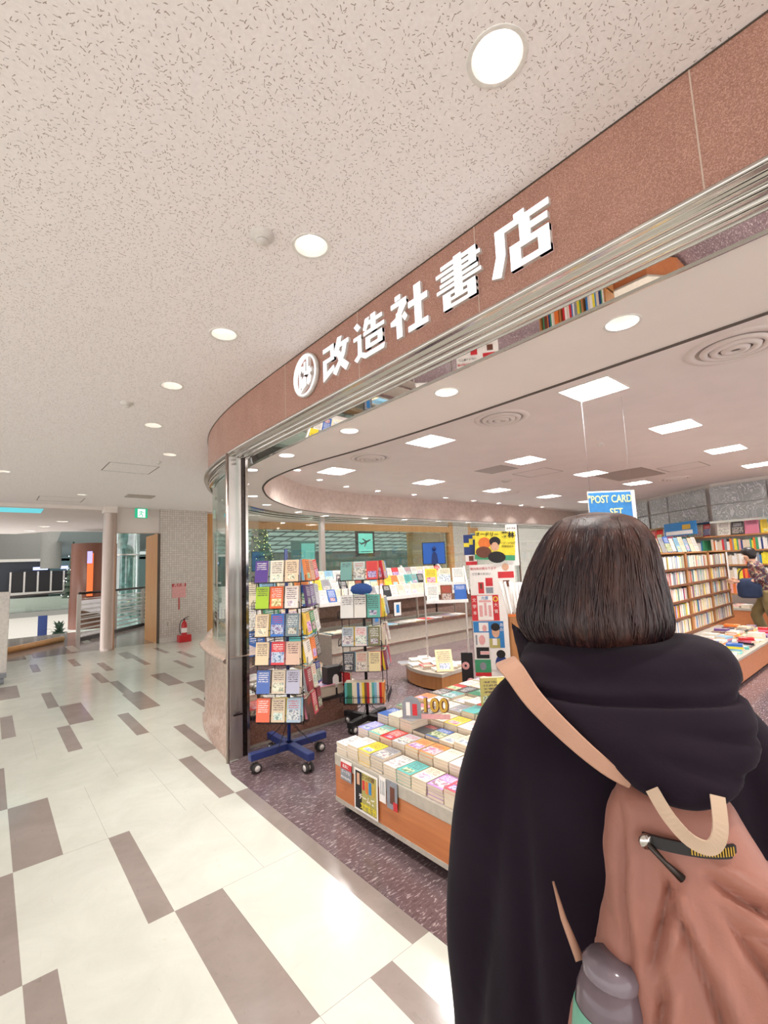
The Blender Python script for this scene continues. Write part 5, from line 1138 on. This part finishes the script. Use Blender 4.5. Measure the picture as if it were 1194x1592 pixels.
for si in range(len(wp)-1):
    a, c = Vector(wp[si]), Vector(wp[si+1]); L = (c-a).length; t = (c-a)/L; nn = Vector((-t.y, t.x))
    T0 = Matrix(((t.x, nn.x, 0, a.x), (t.y, nn.y, 0, a.y), (0, 0, 1, 0), (0, 0, 0, 1)))
    for q in range(int(L/.17)):
        for w_ in range(2):
            hh = RB.uniform(.01, .07); st.box(.02+q*.17, .30-w_*.2+.03, .4005, .16+q*.17, .48-w_*.2+.03, .40+hh, M['pages'], T0); st.box(.02+q*.17, .33-w_*.2, .40+hh, .16+q*.17, .51-w_*.2, .402+hh, M[RB.choice(['whitep', 'whitep', 'pinkp', 'bluep', 'greyp', 'redp'])], T0)
    for zi, z in enumerate((1.50, 1.22, .94, .66)):
        s_ = .01
        while s_ < L-.03:
            mm = RB.choice(['whitep', 'whitep', 'pages', 'redp', 'yellowp', 'bluep', 'greyp', 'orangep', 'pinkp', 'greenp', 'pages', 'navyp']); w = RB.uniform(.02, .05)
            st.box(s_, .10, z+.001, s_+w-.002, .26, z+RB.uniform(.17, .23), M[mm], T0); s_ += w
tag(st.build('book'), 'rows of book spines on the lower wall shelves under the patterned glass', 'books', 'spines on the lower wall shelves', 'stuff')
bs = thing('picture_banner', 'pale blue banner with white cloud print above the wall shelves', 'banner', (11.6, 3.3, 2.0)); b = MB()
b.box(-.03, -.5, 0, 0, .5, .28, M['bluep'], RZ(-.66)); b.box(-.033, -.4, .02, -.03, .45, .10, M['whitep'], RZ(-.66)); b.box(-.034, -.35, .12, -.03, -.1, .22, M['goldp'], RZ(-.66)); b.build('banner', bs); bs.location = (11.35, 3.45, 1.86)

# ---- bookcase facing the mall, hidden behind the person but mirrored in the steel strip
b2 = thing('bookcase', 'wooden bookcase mirrored in the polished strip under the fascia, behind the person', 'bookcase', (5.25, 2.5, 0))
YA, YZ = 2.08, 2.92
b = MB(); b.box(5.47, YA, 0, 5.49, YZ, 1.24, M['woodcase']); child(b, 'back_panel', b2)
for y in (YA, 2.35, 2.63, YZ-.02):
    b = MB(); b.box(5.25, y, 0, 5.47, y+.02, 1.24, M['woodcase']); child(b, 'upright', b2)
for z in (.12, .38, .66, .94, 1.22):
    b = MB(); b.box(5.24, YA, z-.02, 5.47, YZ, z, M['woodcase']); child(b, 'shelf', b2)
st = MB()
for z in (.12, .38, .66, .94):
    y = YA+.03
    while y < YZ-.05:
        w = RB.uniform(.012, .03)
        if not any(abs(y-q) < .03 for q in (2.35, 2.63)): st.box(5.27, y, z+.001, 5.40, y+w, z+RB.uniform(.17, .21), M[RB.choice(['whitep', 'pages', 'redp', 'yellowp', 'bluep', 'greyp', 'orangep', 'greenp', 'pages', 'brownp', 'navyp'])])
        y += w+.001
tag(st.build('book'), 'book spines of the bookcase seen mirrored in the polished strip', 'books', 'mirrored book spines', 'stuff')

# ------------------------------------------------------------------ people
from mathutils import noise as mnoise
def rev(m): return m
def m_cloth(name, col, rough=.85, sc=180, fuzz=.3):
    t = NT(name); v = t.coord(); n = t.noise(v, sc, 3); n2 = t.noise(v, 6, 3); c = srgb(col)
    lo = tuple(x*.8 for x in c[:3])+(1,); hi = tuple(min(1, x*1.2+.002) for x in c[:3])+(1,)
    t.bump(n, .25, .0012); t.b.inputs['Sheen Weight'].default_value = fuzz; t.b.inputs['Sheen Roughness'].default_value = .4
    return t.fin(t.ramp(n2, [(.3, lo), (.7, hi)]), rough)
def m_hair():
    t = NT('dark_brown_hair'); v = t.coord('Object', (1, 1, .06)); n = t.noise(v, 190, 5, .6); n2 = t.noise(t.coord('Object', (1, 1, .25)), 14, 3)
    base = t.ramp(n, [(.3, srgb('#150c10')), (.55, srgb('#2a171a')), (.78, srgb('#553226'))])
    c = t.mix(t.ramp(n2, [(.45, (0, 0, 0, 1)), (.8, (.45, .45, .45, 1))]), base, srgb('#7a4a30')); t.bump(n, .5, .002)
    t.b.inputs['Anisotropic'].default_value = .6
    return t.fin(c, .42)
M['hoodie'] = m_cloth('black_fleece', '#1c121d', 1.0, 180, .04); M['hoodie'].node_tree.nodes['Principled BSDF'].inputs['Specular IOR Level'].default_value = .2; M['hair'] = m_hair(); M['skin'] = mat('skin', '#d8a98e', .5); M['salmon'] = m_cloth('salmon_nylon', '#9e6858', .5, 260, .1)
M['webbing'] = m_cloth('tan_webbing', '#b58a72', .7, 300, .1); M['creamweb'] = m_cloth('cream_webbing', '#b9a088', .7, 300, .1); M['trouser'] = m_cloth('dark_trousers', '#2b2b33'); M['hairblack'] = mat('black_hair', '#1c1719', .4)
def ringpts(uc, vc, z, hu, hv, n=48, pw=2.0):
    out = []
    for k in range(n):
        a = 2*PI*k/n; c, s = math.cos(a), math.sin(a); out.append((uc+hu*math.copysign(abs(c)**(2/pw), c), vc+hv*math.copysign(abs(s)**(2/pw), s), z))
    return out
def loft(b, rings, m, n=48, cap=True):
    vs = [p for r in rings for p in r]; fs = []
    for i in range(len(rings)-1):
        for k in range(n): fs.append((i*n+k, i*n+(k+1) % n, (i+1)*n+(k+1) % n, (i+1)*n+k))
    if cap: fs.append(tuple(range(n))[::-1]); fs.append(tuple((len(rings)-1)*n+k for k in range(n)))
    b.add(vs, fs, m, None, True)
def interp(tab, z):
    for i in range(len(tab)-1):
        a, c = tab[i], tab[i+1]
        if (a[0]-z)*(c[0]-z) <= 0 and a[0] != c[0]:
            t = (z-a[0])/(c[0]-a[0]); return [a[k]+(c[k]-a[k])*t for k in range(len(a))]
    return list(tab[0] if abs(z-tab[0][0]) < abs(z-tab[-1][0]) else tab[-1])
def blob(name, parent, shapes, m, voxel=.009, smooth=6, fold=None):
    b = MB()
    for s in shapes: s(b)
    o = b.build(name, parent)
    bm = bmesh.new(); bm.from_mesh(o.data); bmesh.ops.recalc_face_normals(bm, faces=bm.faces); bm.to_mesh(o.data); bm.free()
    r = o.modifiers.new('r', 'REMESH'); r.mode = 'VOXEL'; r.voxel_size = voxel; r.use_smooth_shade = True
    s = o.modifiers.new('s', 'SMOOTH'); s.iterations = smooth; s.factor = .5
    bake(o); o.data.materials.clear(); o.data.materials.append(m)
    if fold:
        me = o.data; nn = [v.normal.copy() for v in me.vertices]
        for v, n in zip(me.vertices, nn): v.co += n*fold(v.co)
    for p in o.data.polygons: p.use_smooth = True
    return o
def skinned(name, parent, verts, edges, rad, m, sub=2, rootv=0):
    me = bpy.data.meshes.new(name); me.from_pydata(verts, edges, []); o = bpy.data.objects.new(name, me); C.objects.link(o); o.parent = parent
    md = o.modifiers.new('s', 'SKIN'); md.use_smooth_shade = True
    for i, v in enumerate(me.skin_vertices[0].data): r = rad[i]; v.radius = r if isinstance(r, tuple) else (r, r); v.use_root = (i == rootv)
    ss = o.modifiers.new('u', 'SUBSURF'); ss.levels = ss.render_levels = sub
    bake(o); o.data.materials.clear(); o.data.materials.append(m); return o
def hand_pts(w, d, side, L=.17):
    """wrist point, direction, side: returns verts/edges/radii of a relaxed five fingered hand"""
    w, d = Vector(w), Vector(d).normalized(); x = d.cross(Vector((0, 1, 0))).normalized()*side; y = x.cross(d)*side
    V = [w, w+d*.05, w+d*.085]; E = [(0, 1), (1, 2)]; Rr = [.024, (.034, .018), (.036, .016)]
    for i, (off, ln) in enumerate(((-.030, .070), (-.010, .080), (.010, .075), (.029, .060))):
        b0 = len(V); p0 = w+d*.085+x*off
        V += [p0+d*.012, p0+d*ln*.5+y*.008, p0+d*ln+y*.022]; E += [(2, b0), (b0, b0+1), (b0+1, b0+2)]; Rr += [.010, .009, .0075]
    b0 = len(V); V += [w+d*.03-x*.035+y*.01, w+d*.062-x*.052+y*.02, w+d*.088-x*.054+y*.026]; E += [(1, b0), (b0, b0+1), (b0+1, b0+2)]; Rr += [.013, .011, .009]
    return V, E, Rr
# ---- the woman in the black hooded coat, seen from behind
PD = .88
wo = bpy.data.objects.new('person', None); C.objects.link(wo)
wo.matrix_basis = Matrix(((.42553, .90494, 0, .90494*PD), (-.90494, .42553, 0, .42553*PD), (0, 0, 1, 0), (0, 0, 0, 1)))
tag(wo, 'person with a dark brown bob in a black hooded coat, seen from behind', 'person')
# body: one continuous surface
V = [(0, 0, .86), (0, 0, 1.02), (0, 0, 1.20), (0, .0, 1.33), (-.005, .015, 1.41), (-.008, .01, 1.475), (-.008, .01, 1.52)]
E = [(0, 1), (1, 2), (2, 3), (3, 4), (4, 5), (5, 6)]; Rr = [(.15, .11), (.13, .10), (.15, .10), .055, (.062, .075), (.078, .092), (.062, .075)]
for sd in (-1, 1):
    b0 = len(V); V += [(sd*.09, 0, .80), (sd*.10, .01, .46), (sd*.10, -.01, .10), (sd*.105, .05, .03), (sd*.11, .14, .025)]; E += [(0, b0), (b0, b0+1), (b0+1, b0+2), (b0+2, b0+3), (b0+3, b0+4)]; Rr += [.085, .055, .04, .04, .03]
    b0 = len(V); V += [(sd*.13, 0, 1.25), (sd*.20, .01, 1.00), (sd*.235, .03, .74)]; E += [(2, b0), (b0, b0+1), (b0+1, b0+2)]; Rr += [.05, .04, .03]
    hv, he, hr = hand_pts((sd*.238, .04, .67), (sd*.02, .12, -1), sd)
    b1 = len(V); V += [tuple(p) for p in hv]; E += [(b0+2, b1)]+[(a+b1, c+b1) for a, c in he]; Rr += hr
body = skinned('body', wo, V, E, Rr, M['skin'])
# face (turned to the shop): nose, eyes, mouth, ears
b = MB(); b.lathe([(.0, .0), (.006, .004), (.012, .02), (.004, .04), (0, .045)], (-.008, .098, 1.445), M['skin'], 12); b.build('nose', wo)
for sx in (-.038, .022):
    b = MB(); b.lathe([(0, -.012), (.011, -.006), (.013, 0), (.011, .006), (0, .012)], (0, 0, 0), M['whitep'], 14, TR(sx, .083, 1.478)); b.lathe([(0, -.004), (.005, 0), (0, .004)], (0, 0, 0), M['black'], 10, TR(sx, .095, 1.478)); b.build('eye', wo)
b = MB(); b.tube([(-.03, .088, 1.424), (-.008, .094, 1.421), (.014, .088, 1.424)], .004, M['pinkp'], 8); b.build('mouth', wo)
# coat with sleeves
TT = [(1.37, 0, .0, .062, .062), (1.335, 0, .0, .10, .085), (1.30, 0, -.005, .145, .10), (1.25, 0, -.005, .168, .115), (1.18, 0, -.01, .178, .125), (1.0, .0, -.01, .20, .13), (.85, .0, -.01, .222, .145), (.70, 0, -.01, .245, .155), (.56, 0, -.005, .262, .165)]
def torso(b): loft(b, [ringpts(t[1], t[2], t[0], t[3], t[4], 48, 2.3) for t in TT], M['hoodie'])
def sleeve(sd):
    def f(b): b.tube(cat_rom([(sd*.10, 0, 1.265), (sd*.15, 0, 1.20), (sd*.197, .0, 1.055), (sd*.226, .015, .94), (sd*.250, .03, .80), (sd*.258, .04, .62)], 3), [.062, .065, .068, .071, .073, .074, .074, .073, .072, .071, .070, .068, .066, .062, .058, .056][:16], M['hoodie'], 20)
    return f
def cfold(p):
    a = mnoise.noise(Vector((p.x*6, p.y*6, p.z*2.2)))*.010+mnoise.noise(Vector((p.x*16+3, p.y*16, p.z*5)))*.0035
    # long hanging folds where sleeve and back meet
    if p.z < 1.22: a -= .014*math.exp(-((abs(p.x)-.135-.02*(1.2-p.z))/.018)**2)*min(1, (1.22-p.z)*4)
    return a
coat = blob('coat', wo, [torso, sleeve(-1), sleeve(1)], M['hoodie'], .008, 8, cfold)
HE = [(1.206, .035, .095, -.195, .030), (1.214, .015, .120, -.190, .046), (1.235, -.025, .150, -.168, .060), (1.262, -.075, .166, -.146, .070), (1.290, -.115, .170, -.122, .076), (1.312, -.128, .166, -.10, .080), (1.318, -.125, .160, -.095, .075)]
HT = [(z, (a+c)/2, v, (c-a)/2, h) for z, a, c, v, h in HE]
HT2 = [(1.300, .016, -.055, .150, .098), (1.322, .018, -.055, .156, .108), (1.345, .022, -.045, .150, .105), (1.362, .026, -.035, .138, .092), (1.370, .022, -.03, .11, .075)]
def hood1(b): loft(b, [ringpts(t[1], t[2], t[0], t[3], t[4], 48, 2.2) for t in HT], M['hoodie'])
def hood2(b): loft(b, [ringpts(t[1], t[2], t[0], t[3], t[4], 48, 2.3) for t in HT2], M['hoodie'])
def flap(b): b.add([(-.160, .03, 1.388), (-.105, -.06, 1.350), (-.10, .05, 1.33), (-.145, .02, 1.30), (-.12, -.03, 1.30)], [(0, 1, 4, 3), (0, 3, 2), (0, 2, 1), (1, 2, 4), (2, 3, 4)], M['hoodie'])
def hfold(p):
    a = mnoise.noise(Vector((p.x*9+7, p.y*9, p.z*13)))*.006*(1-min(1, max(0, p.x-.09)*9))+mnoise.noise(Vector((p.x*22+7, p.y*20, p.z*30)))*.002
    a -= .011*math.exp(-((p.z-1.309-.02*(p.x))/.005)**2)
    a -= .007*math.exp(-((p.z-1.245+.22*(p.x-.1))/.008)**2)*max(0, min(1, (p.x-.02)*9))
    a -= .005*math.exp(-((p.z-1.278+.10*(p.x-.1))/.006)**2)*max(0, min(1, (p.x-.04)*9))
    return a
hood = blob('hood', wo, [hood1, hood2, flap], M['hoodie'], .0065, 4, hfold)
# trousers and shoes
for sd in (-1, 1):
    b = MB(); b.tube([(sd*.085, 0, .84), (sd*.095, 0, .62), (sd*.10, .0, .40), (sd*.10, -.01, .09)], [.11, .10, .085, .075], M['trouser'], 20); b.build('trouser_leg', wo)
    b = MB(); loft(b, [ringpts(sd*.105, .04, 0.003, .048, .13, 24), ringpts(sd*.105, .04, .03, .05, .132, 24), ringpts(sd*.105, .03, .06, .045, .11, 24), ringpts(sd*.103, -.01, .09, .04, .06, 24)], M['offwhite'], 24); b.build('shoe', wo)
# hair: bob with strands
HR = [(1.5745, .0, .012), (1.571, .0, .040), (1.562, .002, .062), (1.545, .001, .079), (1.525, -.001, .090), (1.50, -.005, .099), (1.47, -.011, .108), (1.44, -.014, .1145), (1.41, -.017, .1205), (1.395, -.017, .1215), (1.38, -.016, .1185), (1.366, -.015, .112), (1.353, -.014, .100), (1.346, -.013, .088)]
def hair_pt(a, t):
    z = 1.5745-(1.5745-1.346)*t; r = interp(HR, z); hv = r[2]*1.02
    return Vector((r[1]+r[2]*math.cos(a), .0+hv*math.sin(a), z))
b = MB(); n = 300; rings = []
hr = random.Random(2)
amp = [hr.uniform(-1, 1) for _ in range(n)]
for j, zrow in enumerate([HR[0][0]-(HR[0][0]-HR[-1][0])*(k/40)**1.0 for k in range(41)]):
    if j == 0: zrow = HR[0][0]-.0003
    r = interp(HR, zrow); ring = []
    for k in range(n):
        a = 2*PI*k/n; g = min(1, j/10)
        rip = 1+g*(.010*mnoise.noise(Vector((math.cos(a)*9, math.sin(a)*9, zrow*3)))*2+.004*amp[k]+.010*mnoise.noise(Vector((math.cos(a)*30, math.sin(a)*30, zrow*4))))
        zz = zrow
        if j > 34: zz += (.012*mnoise.noise(Vector((math.cos(a)*6, math.sin(a)*6, 3)))+.004*amp[(k*7) % n])*(j-34)/6
        # parted open over the face
        fr = max(0, math.sin(a)); 
        ring.append((r[1]+r[2]*rip*math.cos(a), r[2]*1.02*rip*math.sin(a)*(1 if fr < .80 or zrow > 1.505 else .72), zz))
    rings.append(ring)
# tuck the tips inwards
tip = [(p[0]*.86-.002, p[1]*.86, p[2]+.012) for p in rings[-1]]; rings.append(tip)
loft(b, rings, M['hair'], n, cap=False)
for s in range(560):
    a = hr.uniform(PI*.86, PI*2.14); off = hr.uniform(.998, 1.016); t0 = hr.uniform(.05, .6); t1 = min(1.03, t0+hr.uniform(.3, .6)) if hr.random() < .5 else hr.uniform(.97, 1.04); pts = []
    for q in range(7):
        t = t0+(t1-t0)*q/6; aa = a+.05*math.sin(q*.6+s); p = hair_pt(aa, min(t, 1)); z = p.z - max(0, t-1)*.25
        pts.append((-.01+(p.x+.01)*off, p.y*off, z))
    b.tube(pts, [.0004, .0009, .0011, .0011, .0010, .0008, .0003], M['hair'], 4)
b.build('hair', wo)
b = MB(); b.cbox((-.052, -.088, 1.352), (.035, .004, .006), M['yellowp'], ); b.cbox((-.040, -.089, 1.347), (.012, .005, .010), M['yellowp']); o = b.build('neck_tag', wo); lab(o, 'small bright yellow tag peeping out under the hair')

# ---- backpack
bp = bpy.data.objects.new('backpack', None); C.objects.link(bp); bp.matrix_basis = wo.matrix_basis.copy()
tag(bp, 'salmon nylon backpack with tan straps worn over the black coat', 'backpack')
BT = [(1.250, .045, -.165, .018, .018), (1.243, .050, -.168, .042, .034), (1.225, .053, -.17, .058, .046), (1.20, .054, -.172, .066, .054), (1.168, .059, -.174, .078, .060), (1.13, .066, -.178, .090, .066), (1.09, .072, -.182, .108, .072), (1.04, .078, -.186, .130, .080), (.95, .082, -.19, .160, .090), (.85, .082, -.192, .168, .095), (.76, .08, -.188, .160, .085), (.735, .08, -.185, .14, .07)]
BT = [(1.5-(1.5-t[0])*1.10-.008, t[1]*1.09, t[2], t[3]*1.09, t[4]) for t in BT]
ZT, ZB_ = BT[0][0], BT[-1][0]
def bag(b):
    zz = [ZT-(ZT-ZB_)*k/40 for k in range(41)]
    loft(b, [ringpts(*(lambda r: (r[1], r[2], r[0], r[3], r[4]))([z]+interp(BT, z)[1:]), 64, 2.3) for z in zz], M['salmon'], 64)
def bfold(p):
    a = mnoise.noise(Vector((p.x*11, p.y*5, p.z*7+9)))*.014+mnoise.noise(Vector((p.x*26, p.y*9, p.z*15)))*.006+mnoise.noise(Vector((p.x*60+p.z*30, p.y*9, p.z*32)))*.0018
    # strong creases running out from below the zip
    for (x0, z0, ang, L, w, d) in ((.075, 1.145, -.55, .14, .006, .012), (.05, 1.14, -1.9, .12, .006, .009), (.085, 1.12, -.95, .16, .008, .012), (.0, 1.20, -1.62, .2, .006, .006), (.06, 1.08, -1.3, .14, .007, .010), (.10, 1.10, -.25, .12, .006, .012), (.03, 1.05, -1.75, .14, .006, .010), (.12, 1.05, -.8, .12, .007, .012), (.035, 1.14, -1.25, .10, .005, .008)):
        dx, dz = p.x-x0, p.z-z0; u = dx*math.cos(ang)+dz*math.sin(ang); v = -dx*math.sin(ang)+dz*math.cos(ang)
        if 0 < u < L: a -= 1.6*d*math.exp(-(v/(w*.6))**2)*math.sin(PI*u/L); a += d*1.3*math.exp(-((v-2.2*w)/w)**2)*math.sin(PI*u/L)
    return a if p.y < -.15 else 0
bg = blob('bag_body', bp, [bag], M['salmon'], .005, 3, bfold)
def bsurf(u, z, out=.002):
    r = interp(BT, z); k = min(.999, abs((u-r[1])/r[3])); return (u, r[2]-r[4]*(1-k**2.3)**(1/2.3)-out, z)
def ribbon(b, pts, w, m, th=.003, wd=None, w0=None):
    P = [Vector(p) for p in pts]; vs = []; fs = []; W1 = w
    for i, p in enumerate(P):
        w = W1 if w0 is None else w0+(W1-w0)*min(1, i/(len(P)*.5)); t = (P[min(i+1, len(P)-1)]-P[max(i-1, 0)]).normalized(); nrm = Vector(wd[i]) if wd else Vector((0, -1, .0)); s = t.cross(nrm).normalized()*w/2; nn = s.cross(t).normalized()*th/2
        vs += [p+s+nn, p-s+nn, p-s-nn, p+s-nn]
    for i in range(len(P)-1):
        for k in range(4): fs.append((i*4+k, i*4+(k+1) % 4, i*4+4+(k+1) % 4, i*4+4+k))
    fs += [(3, 2, 1, 0), tuple(len(vs)-4+k for k in range(4))]; b.add(vs, fs, m, None, False)
b = MB(); sp_ = cat_rom([(.016, -.212, 1.222), (-.012, -.214, 1.238), (-.052, -.206, 1.268), (-.096, -.180, 1.302), (-.130, -.125, 1.326), (-.158, -.045, 1.325), (-.167, .05, 1.30), (-.150, .12, 1.24), (-.14, .15, 1.1), (-.13, .12, .95)], 5)
nn_ = []
for p in sp_:
    t = (p[1]+.19)/.34; t = max(0, min(1, t)); nn_.append((-.35, -math.cos(t*PI*.9)-.0001, .55+.4*math.sin(t*PI)))
ribbon(b, sp_, .036, M['webbing'], .005, nn_, .014); o = b.build('shoulder_strap', bp); lab(o, 'tan shoulder strap over the left shoulder'); bevel(o, .0015, 1)
b = MB(); ribbon(b, cat_rom([(.036, -.236, 1.228), (.049, -.250, 1.207), (.066, -.262, 1.192), (.084, -.266, 1.190), (.095, -.260, 1.206), (.099, -.240, 1.232)], 5), .014, M['creamweb'], .003); o = b.build('grab_handle', bp); lab(o, 'cream webbing grab handle')
# zipped pocket
b = MB(); zl = [bsurf(.022+.092*k/10, 1.166-.0012*k*.1, .004) for k in range(11)]; ribbon(b, zl, .013, M['black'], .004); zo = o = b.build('zip_pocket', bp); lab(o, 'dark zip running across the upper bag')
for q in range(15):
    p = bsurf(.066+.0027*q, 1.166, .0065); b = b if False else b
b = MB()
for q in range(16): p = bsurf(.070+.0028*q, 1.166, .0065); b.cbox(p, (.0012, .003, .009), M['goldp'])
b.build('zip_teeth', bp)
b = MB(); p = Vector(bsurf(.024, 1.166, .008)); b.tube([p, p+Vector((.002, -.004, 0))], .008, M['steel'], 12); b.tube([p, p+Vector((.018, -.004, -.018)), p+Vector((.034, -.004, -.032))], [.004, .003, .005], M['darksteel'], 8); b.build('zip_pull', zo)
b = MB(); ribbon(b, [bsurf(.050+.165*k/16, .958+.075*(k/16)**.7, .004) for k in range(17)], .012, M['creamweb'], .003); b.build('lower_zip', bp)
b = MB()
for q in range(40): p = bsurf(.053+.160*q/40, .959+.075*((q+.7)/41)**.7, .007); b.cbox(p, (.002, .003, .008), M['darksteel'])
b.build('zip_teeth', bp)
b = MB(); loft(b, [ringpts(-.048, -.245, z-.065, r, r*.95, 24, 2.2) for z, r in ((.78, .04), (.86, .046), (.95, .047), (.985, .046))], M['salmon'], 24, cap=False); b.build('side_pocket', bp)
bo = bpy.data.objects.new('drink_bottle', None); C.objects.link(bo); bo.matrix_basis = wo.matrix_basis @ TR(-.052, -.255, -.035) @ TR(0, 0, .85) @ Matrix.Rotation(.13, 4, 'Y') @ Matrix.Rotation(-.10, 4, 'X') @ TR(0, 0, -.85); tag(bo, 'smoky grey bottle with teal band in the backpack side pocket', 'bottle')
b = MB(); b.lathe([(0, .82), (.033, .82), (.036, .85), (.036, 1.03), (.030, 1.05), (.0, 1.055)], (0, 0, 0), mat('smoky_plastic', '#6a5b62', .15), 28); b.build('bottle_body', bo)
b = MB(); b.lathe([(.0368, .955), (.0385, .96), (.0385, 1.012), (.0368, 1.016)], (0, 0, 0), mat('teal_band', '#6fb096', .4), 28); b.build('teal_band', bo)
b = MB(); b.lathe([(.03, 1.05), (.031, 1.06), (.025, 1.068), (0, 1.07)], (0, 0, 0), mat('smoky_lid', '#7a6e76', .12), 24); b.build('lid', bo)
b = MB(); b.tube([(-.060, -.215, 1.005), (-.078, -.195, 1.035), (-.090, -.175, 1.065)], [.006, .004, .0015], M['webbing'], 8); b.build('strap_end', bp)

# ---- shopper at the wall shelves
def shopper(loc, rz, label, shirt, trousers, bagm, lean=.10, arm=True, hairm=None):
    r = thing('person', label, 'person', loc, rz)
    Z = lambda x, y, z: (x, y+lean*(z-.75) if z > .75 else y, z)
    V = [(0, 0, .80), Z(0, 0, 1.0), Z(0, 0, 1.20), Z(0, .01, 1.30), Z(0, .04, 1.375), Z(0, .045, 1.43)]; E = [(0, 1), (1, 2), (2, 3), (3, 4), (4, 5)]; Rr = [(.13, .10), (.12, .10), (.14, .10), .05, (.070, .088), (.070, .085)]
    AR = []
    for sd in (-1, 1):
        b0 = len(V); yk = .10*sd; V += [(sd*.08, 0, .76), (sd*.09, yk+.06, .42), (sd*.09, yk-.08, .08), (sd*.09, yk, .03), (sd*.09, yk+.09, .025)]; E += [(0, b0), (b0, b0+1), (b0+1, b0+2), (b0+2, b0+3), (b0+3, b0+4)]; Rr += [.08, .055, .04, .035, .028]
        b0 = len(V); P3 = [Z(sd*.15, 0, 1.22), Z(sd*.20, .03, 1.0), Z(sd*.14, .26, .98)]; V += P3; E += [(2, b0), (b0, b0+1), (b0+1, b0+2)]; Rr += [.05, .04, .03]; AR.append(P3)
        hv, he, hr_ = hand_pts(Vector(P3[2])+Vector((0, .03, 0)), (-.1*sd, 1, .0), sd); b1 = len(V); V += [tuple(p) for p in hv]; E += [(b0+2, b1)]+[(a+b1, c+b1) for a, c in he]; Rr += hr_
    skinned('body', r, V, E, Rr, M['skin'])
    for sd in (-1, 1):
        b = MB(); yk = .10*sd; b.tube(cat_rom([(sd*.075, 0, .84), (sd*.085, yk*.3+.02, .62), (sd*.09, yk+.06, .42), (sd*.09, yk-.05, .10)], 3), [.115, .11, .10, .095, .09, .085, .08, .075, .072, .07][:10], trousers, 18); b.build('trouser_leg', r)
        b = MB(); loft(b, [ringpts(sd*.09, yk+.03, .002, .045, .12, 20), ringpts(sd*.09, yk+.03, .05, .042, .11, 20), ringpts(sd*.09, yk-.03, .08, .035, .05, 20)], M['black'], 20); b.build('shoe', r)
    def t1(b): loft(b, [ringpts(0, Z(0, 0, z)[1], z, hu, hv, 32, 2.3) for z, hu, hv in ((.78, .16, .125), (.95, .155, .12), (1.15, .165, .12), (1.25, .15, .105), (1.31, .075, .07))], shirt, 32)
    def sl(P3):
        return lambda b: b.tube([Vector(P3[0])*.9+Vector(P3[1])*.0+Vector((0, 0, .12)), P3[0], P3[1], Vector(P3[1]).lerp(Vector(P3[2]), .35)], [.06, .065, .058, .055], shirt, 16)
    blob('shirt', r, [t1, sl(AR[0]), sl(AR[1])], shirt, .014, 3, lambda p: mnoise.noise(p*9)*.008)
    b = MB(); hm = hairm or M['hairblack']; cy = Z(0, .035, 1.43)[1]
    loft(b, [ringpts(0, cy-.01+(.0 if z > 1.43 else -.03), z, a, c, 32) for z, a, c in ((1.345, .070, .055), (1.40, .083, .080), (1.44, .086, .096), (1.48, .083, .098), (1.515, .064, .078), (1.535, .03, .035))], hm, 32); b.build('hair', r)
    b = MB(); b.add([(x*.06, cy+.085-.02*x*x, z) for z in (1.34, 1.40) for x in (-1, -.5, 0, .5, 1)], [(k, k+1, k+6, k+5) for k in range(4)], M['whitep'], None, True); b.build('face_mask', r)
    return r, Z
def m_check():
    t = NT('patterned_shirt'); v = t.coord(); n = t.noise(v, 16, 2)
    return t.fin(t.ramp(n, [(0, srgb('#5a2c34')), (.45, srgb('#3c4257')), (.52, srgb('#a7926f')), (.6, srgb('#77323c'))], 'CONSTANT'), .8)
s1, _ = shopper((9.62, 1.80, 0), math.radians(18), 'masked person in khaki trousers and patterned shirt browsing the wall shelves', m_check(), m_cloth('khaki_cloth', '#8c7a52'), None, lean=.22)
t = thing('shoulder_bag', 'navy blue bag hanging from the browsing person in khaki trousers', 'bag', (9.42, 1.98, .72), math.radians(100)); t.scale = (.85, .85, .85)
b = MB(); loft(b, [ringpts(0, 0, z, a, c, 28, 2.6) for z, a, c in ((0, .14, .07), (.04, .19, .09), (.22, .19, .095), (.34, .15, .07), (.37, .10, .04))], m_cloth('navy_canvas', '#22304f'), 28); b.build('bag_body', t)
b = MB(); b.tube(cat_rom([(-.15, 0, .33), (-.10, -.06, .5), (.0, -.1, .58), (.12, -.06, .5), (.15, 0, .33)], 4), .012, MC.get('x') or M['black'], 8); b.build('carry_strap', t)
s2, _ = shopper((9.38, 1.42, 0), math.radians(150), 'person in a green top cut off by the right photo edge', m_cloth('green_cloth', '#2f6a4a'), m_cloth('brown_cloth', '#5a4436'), None)
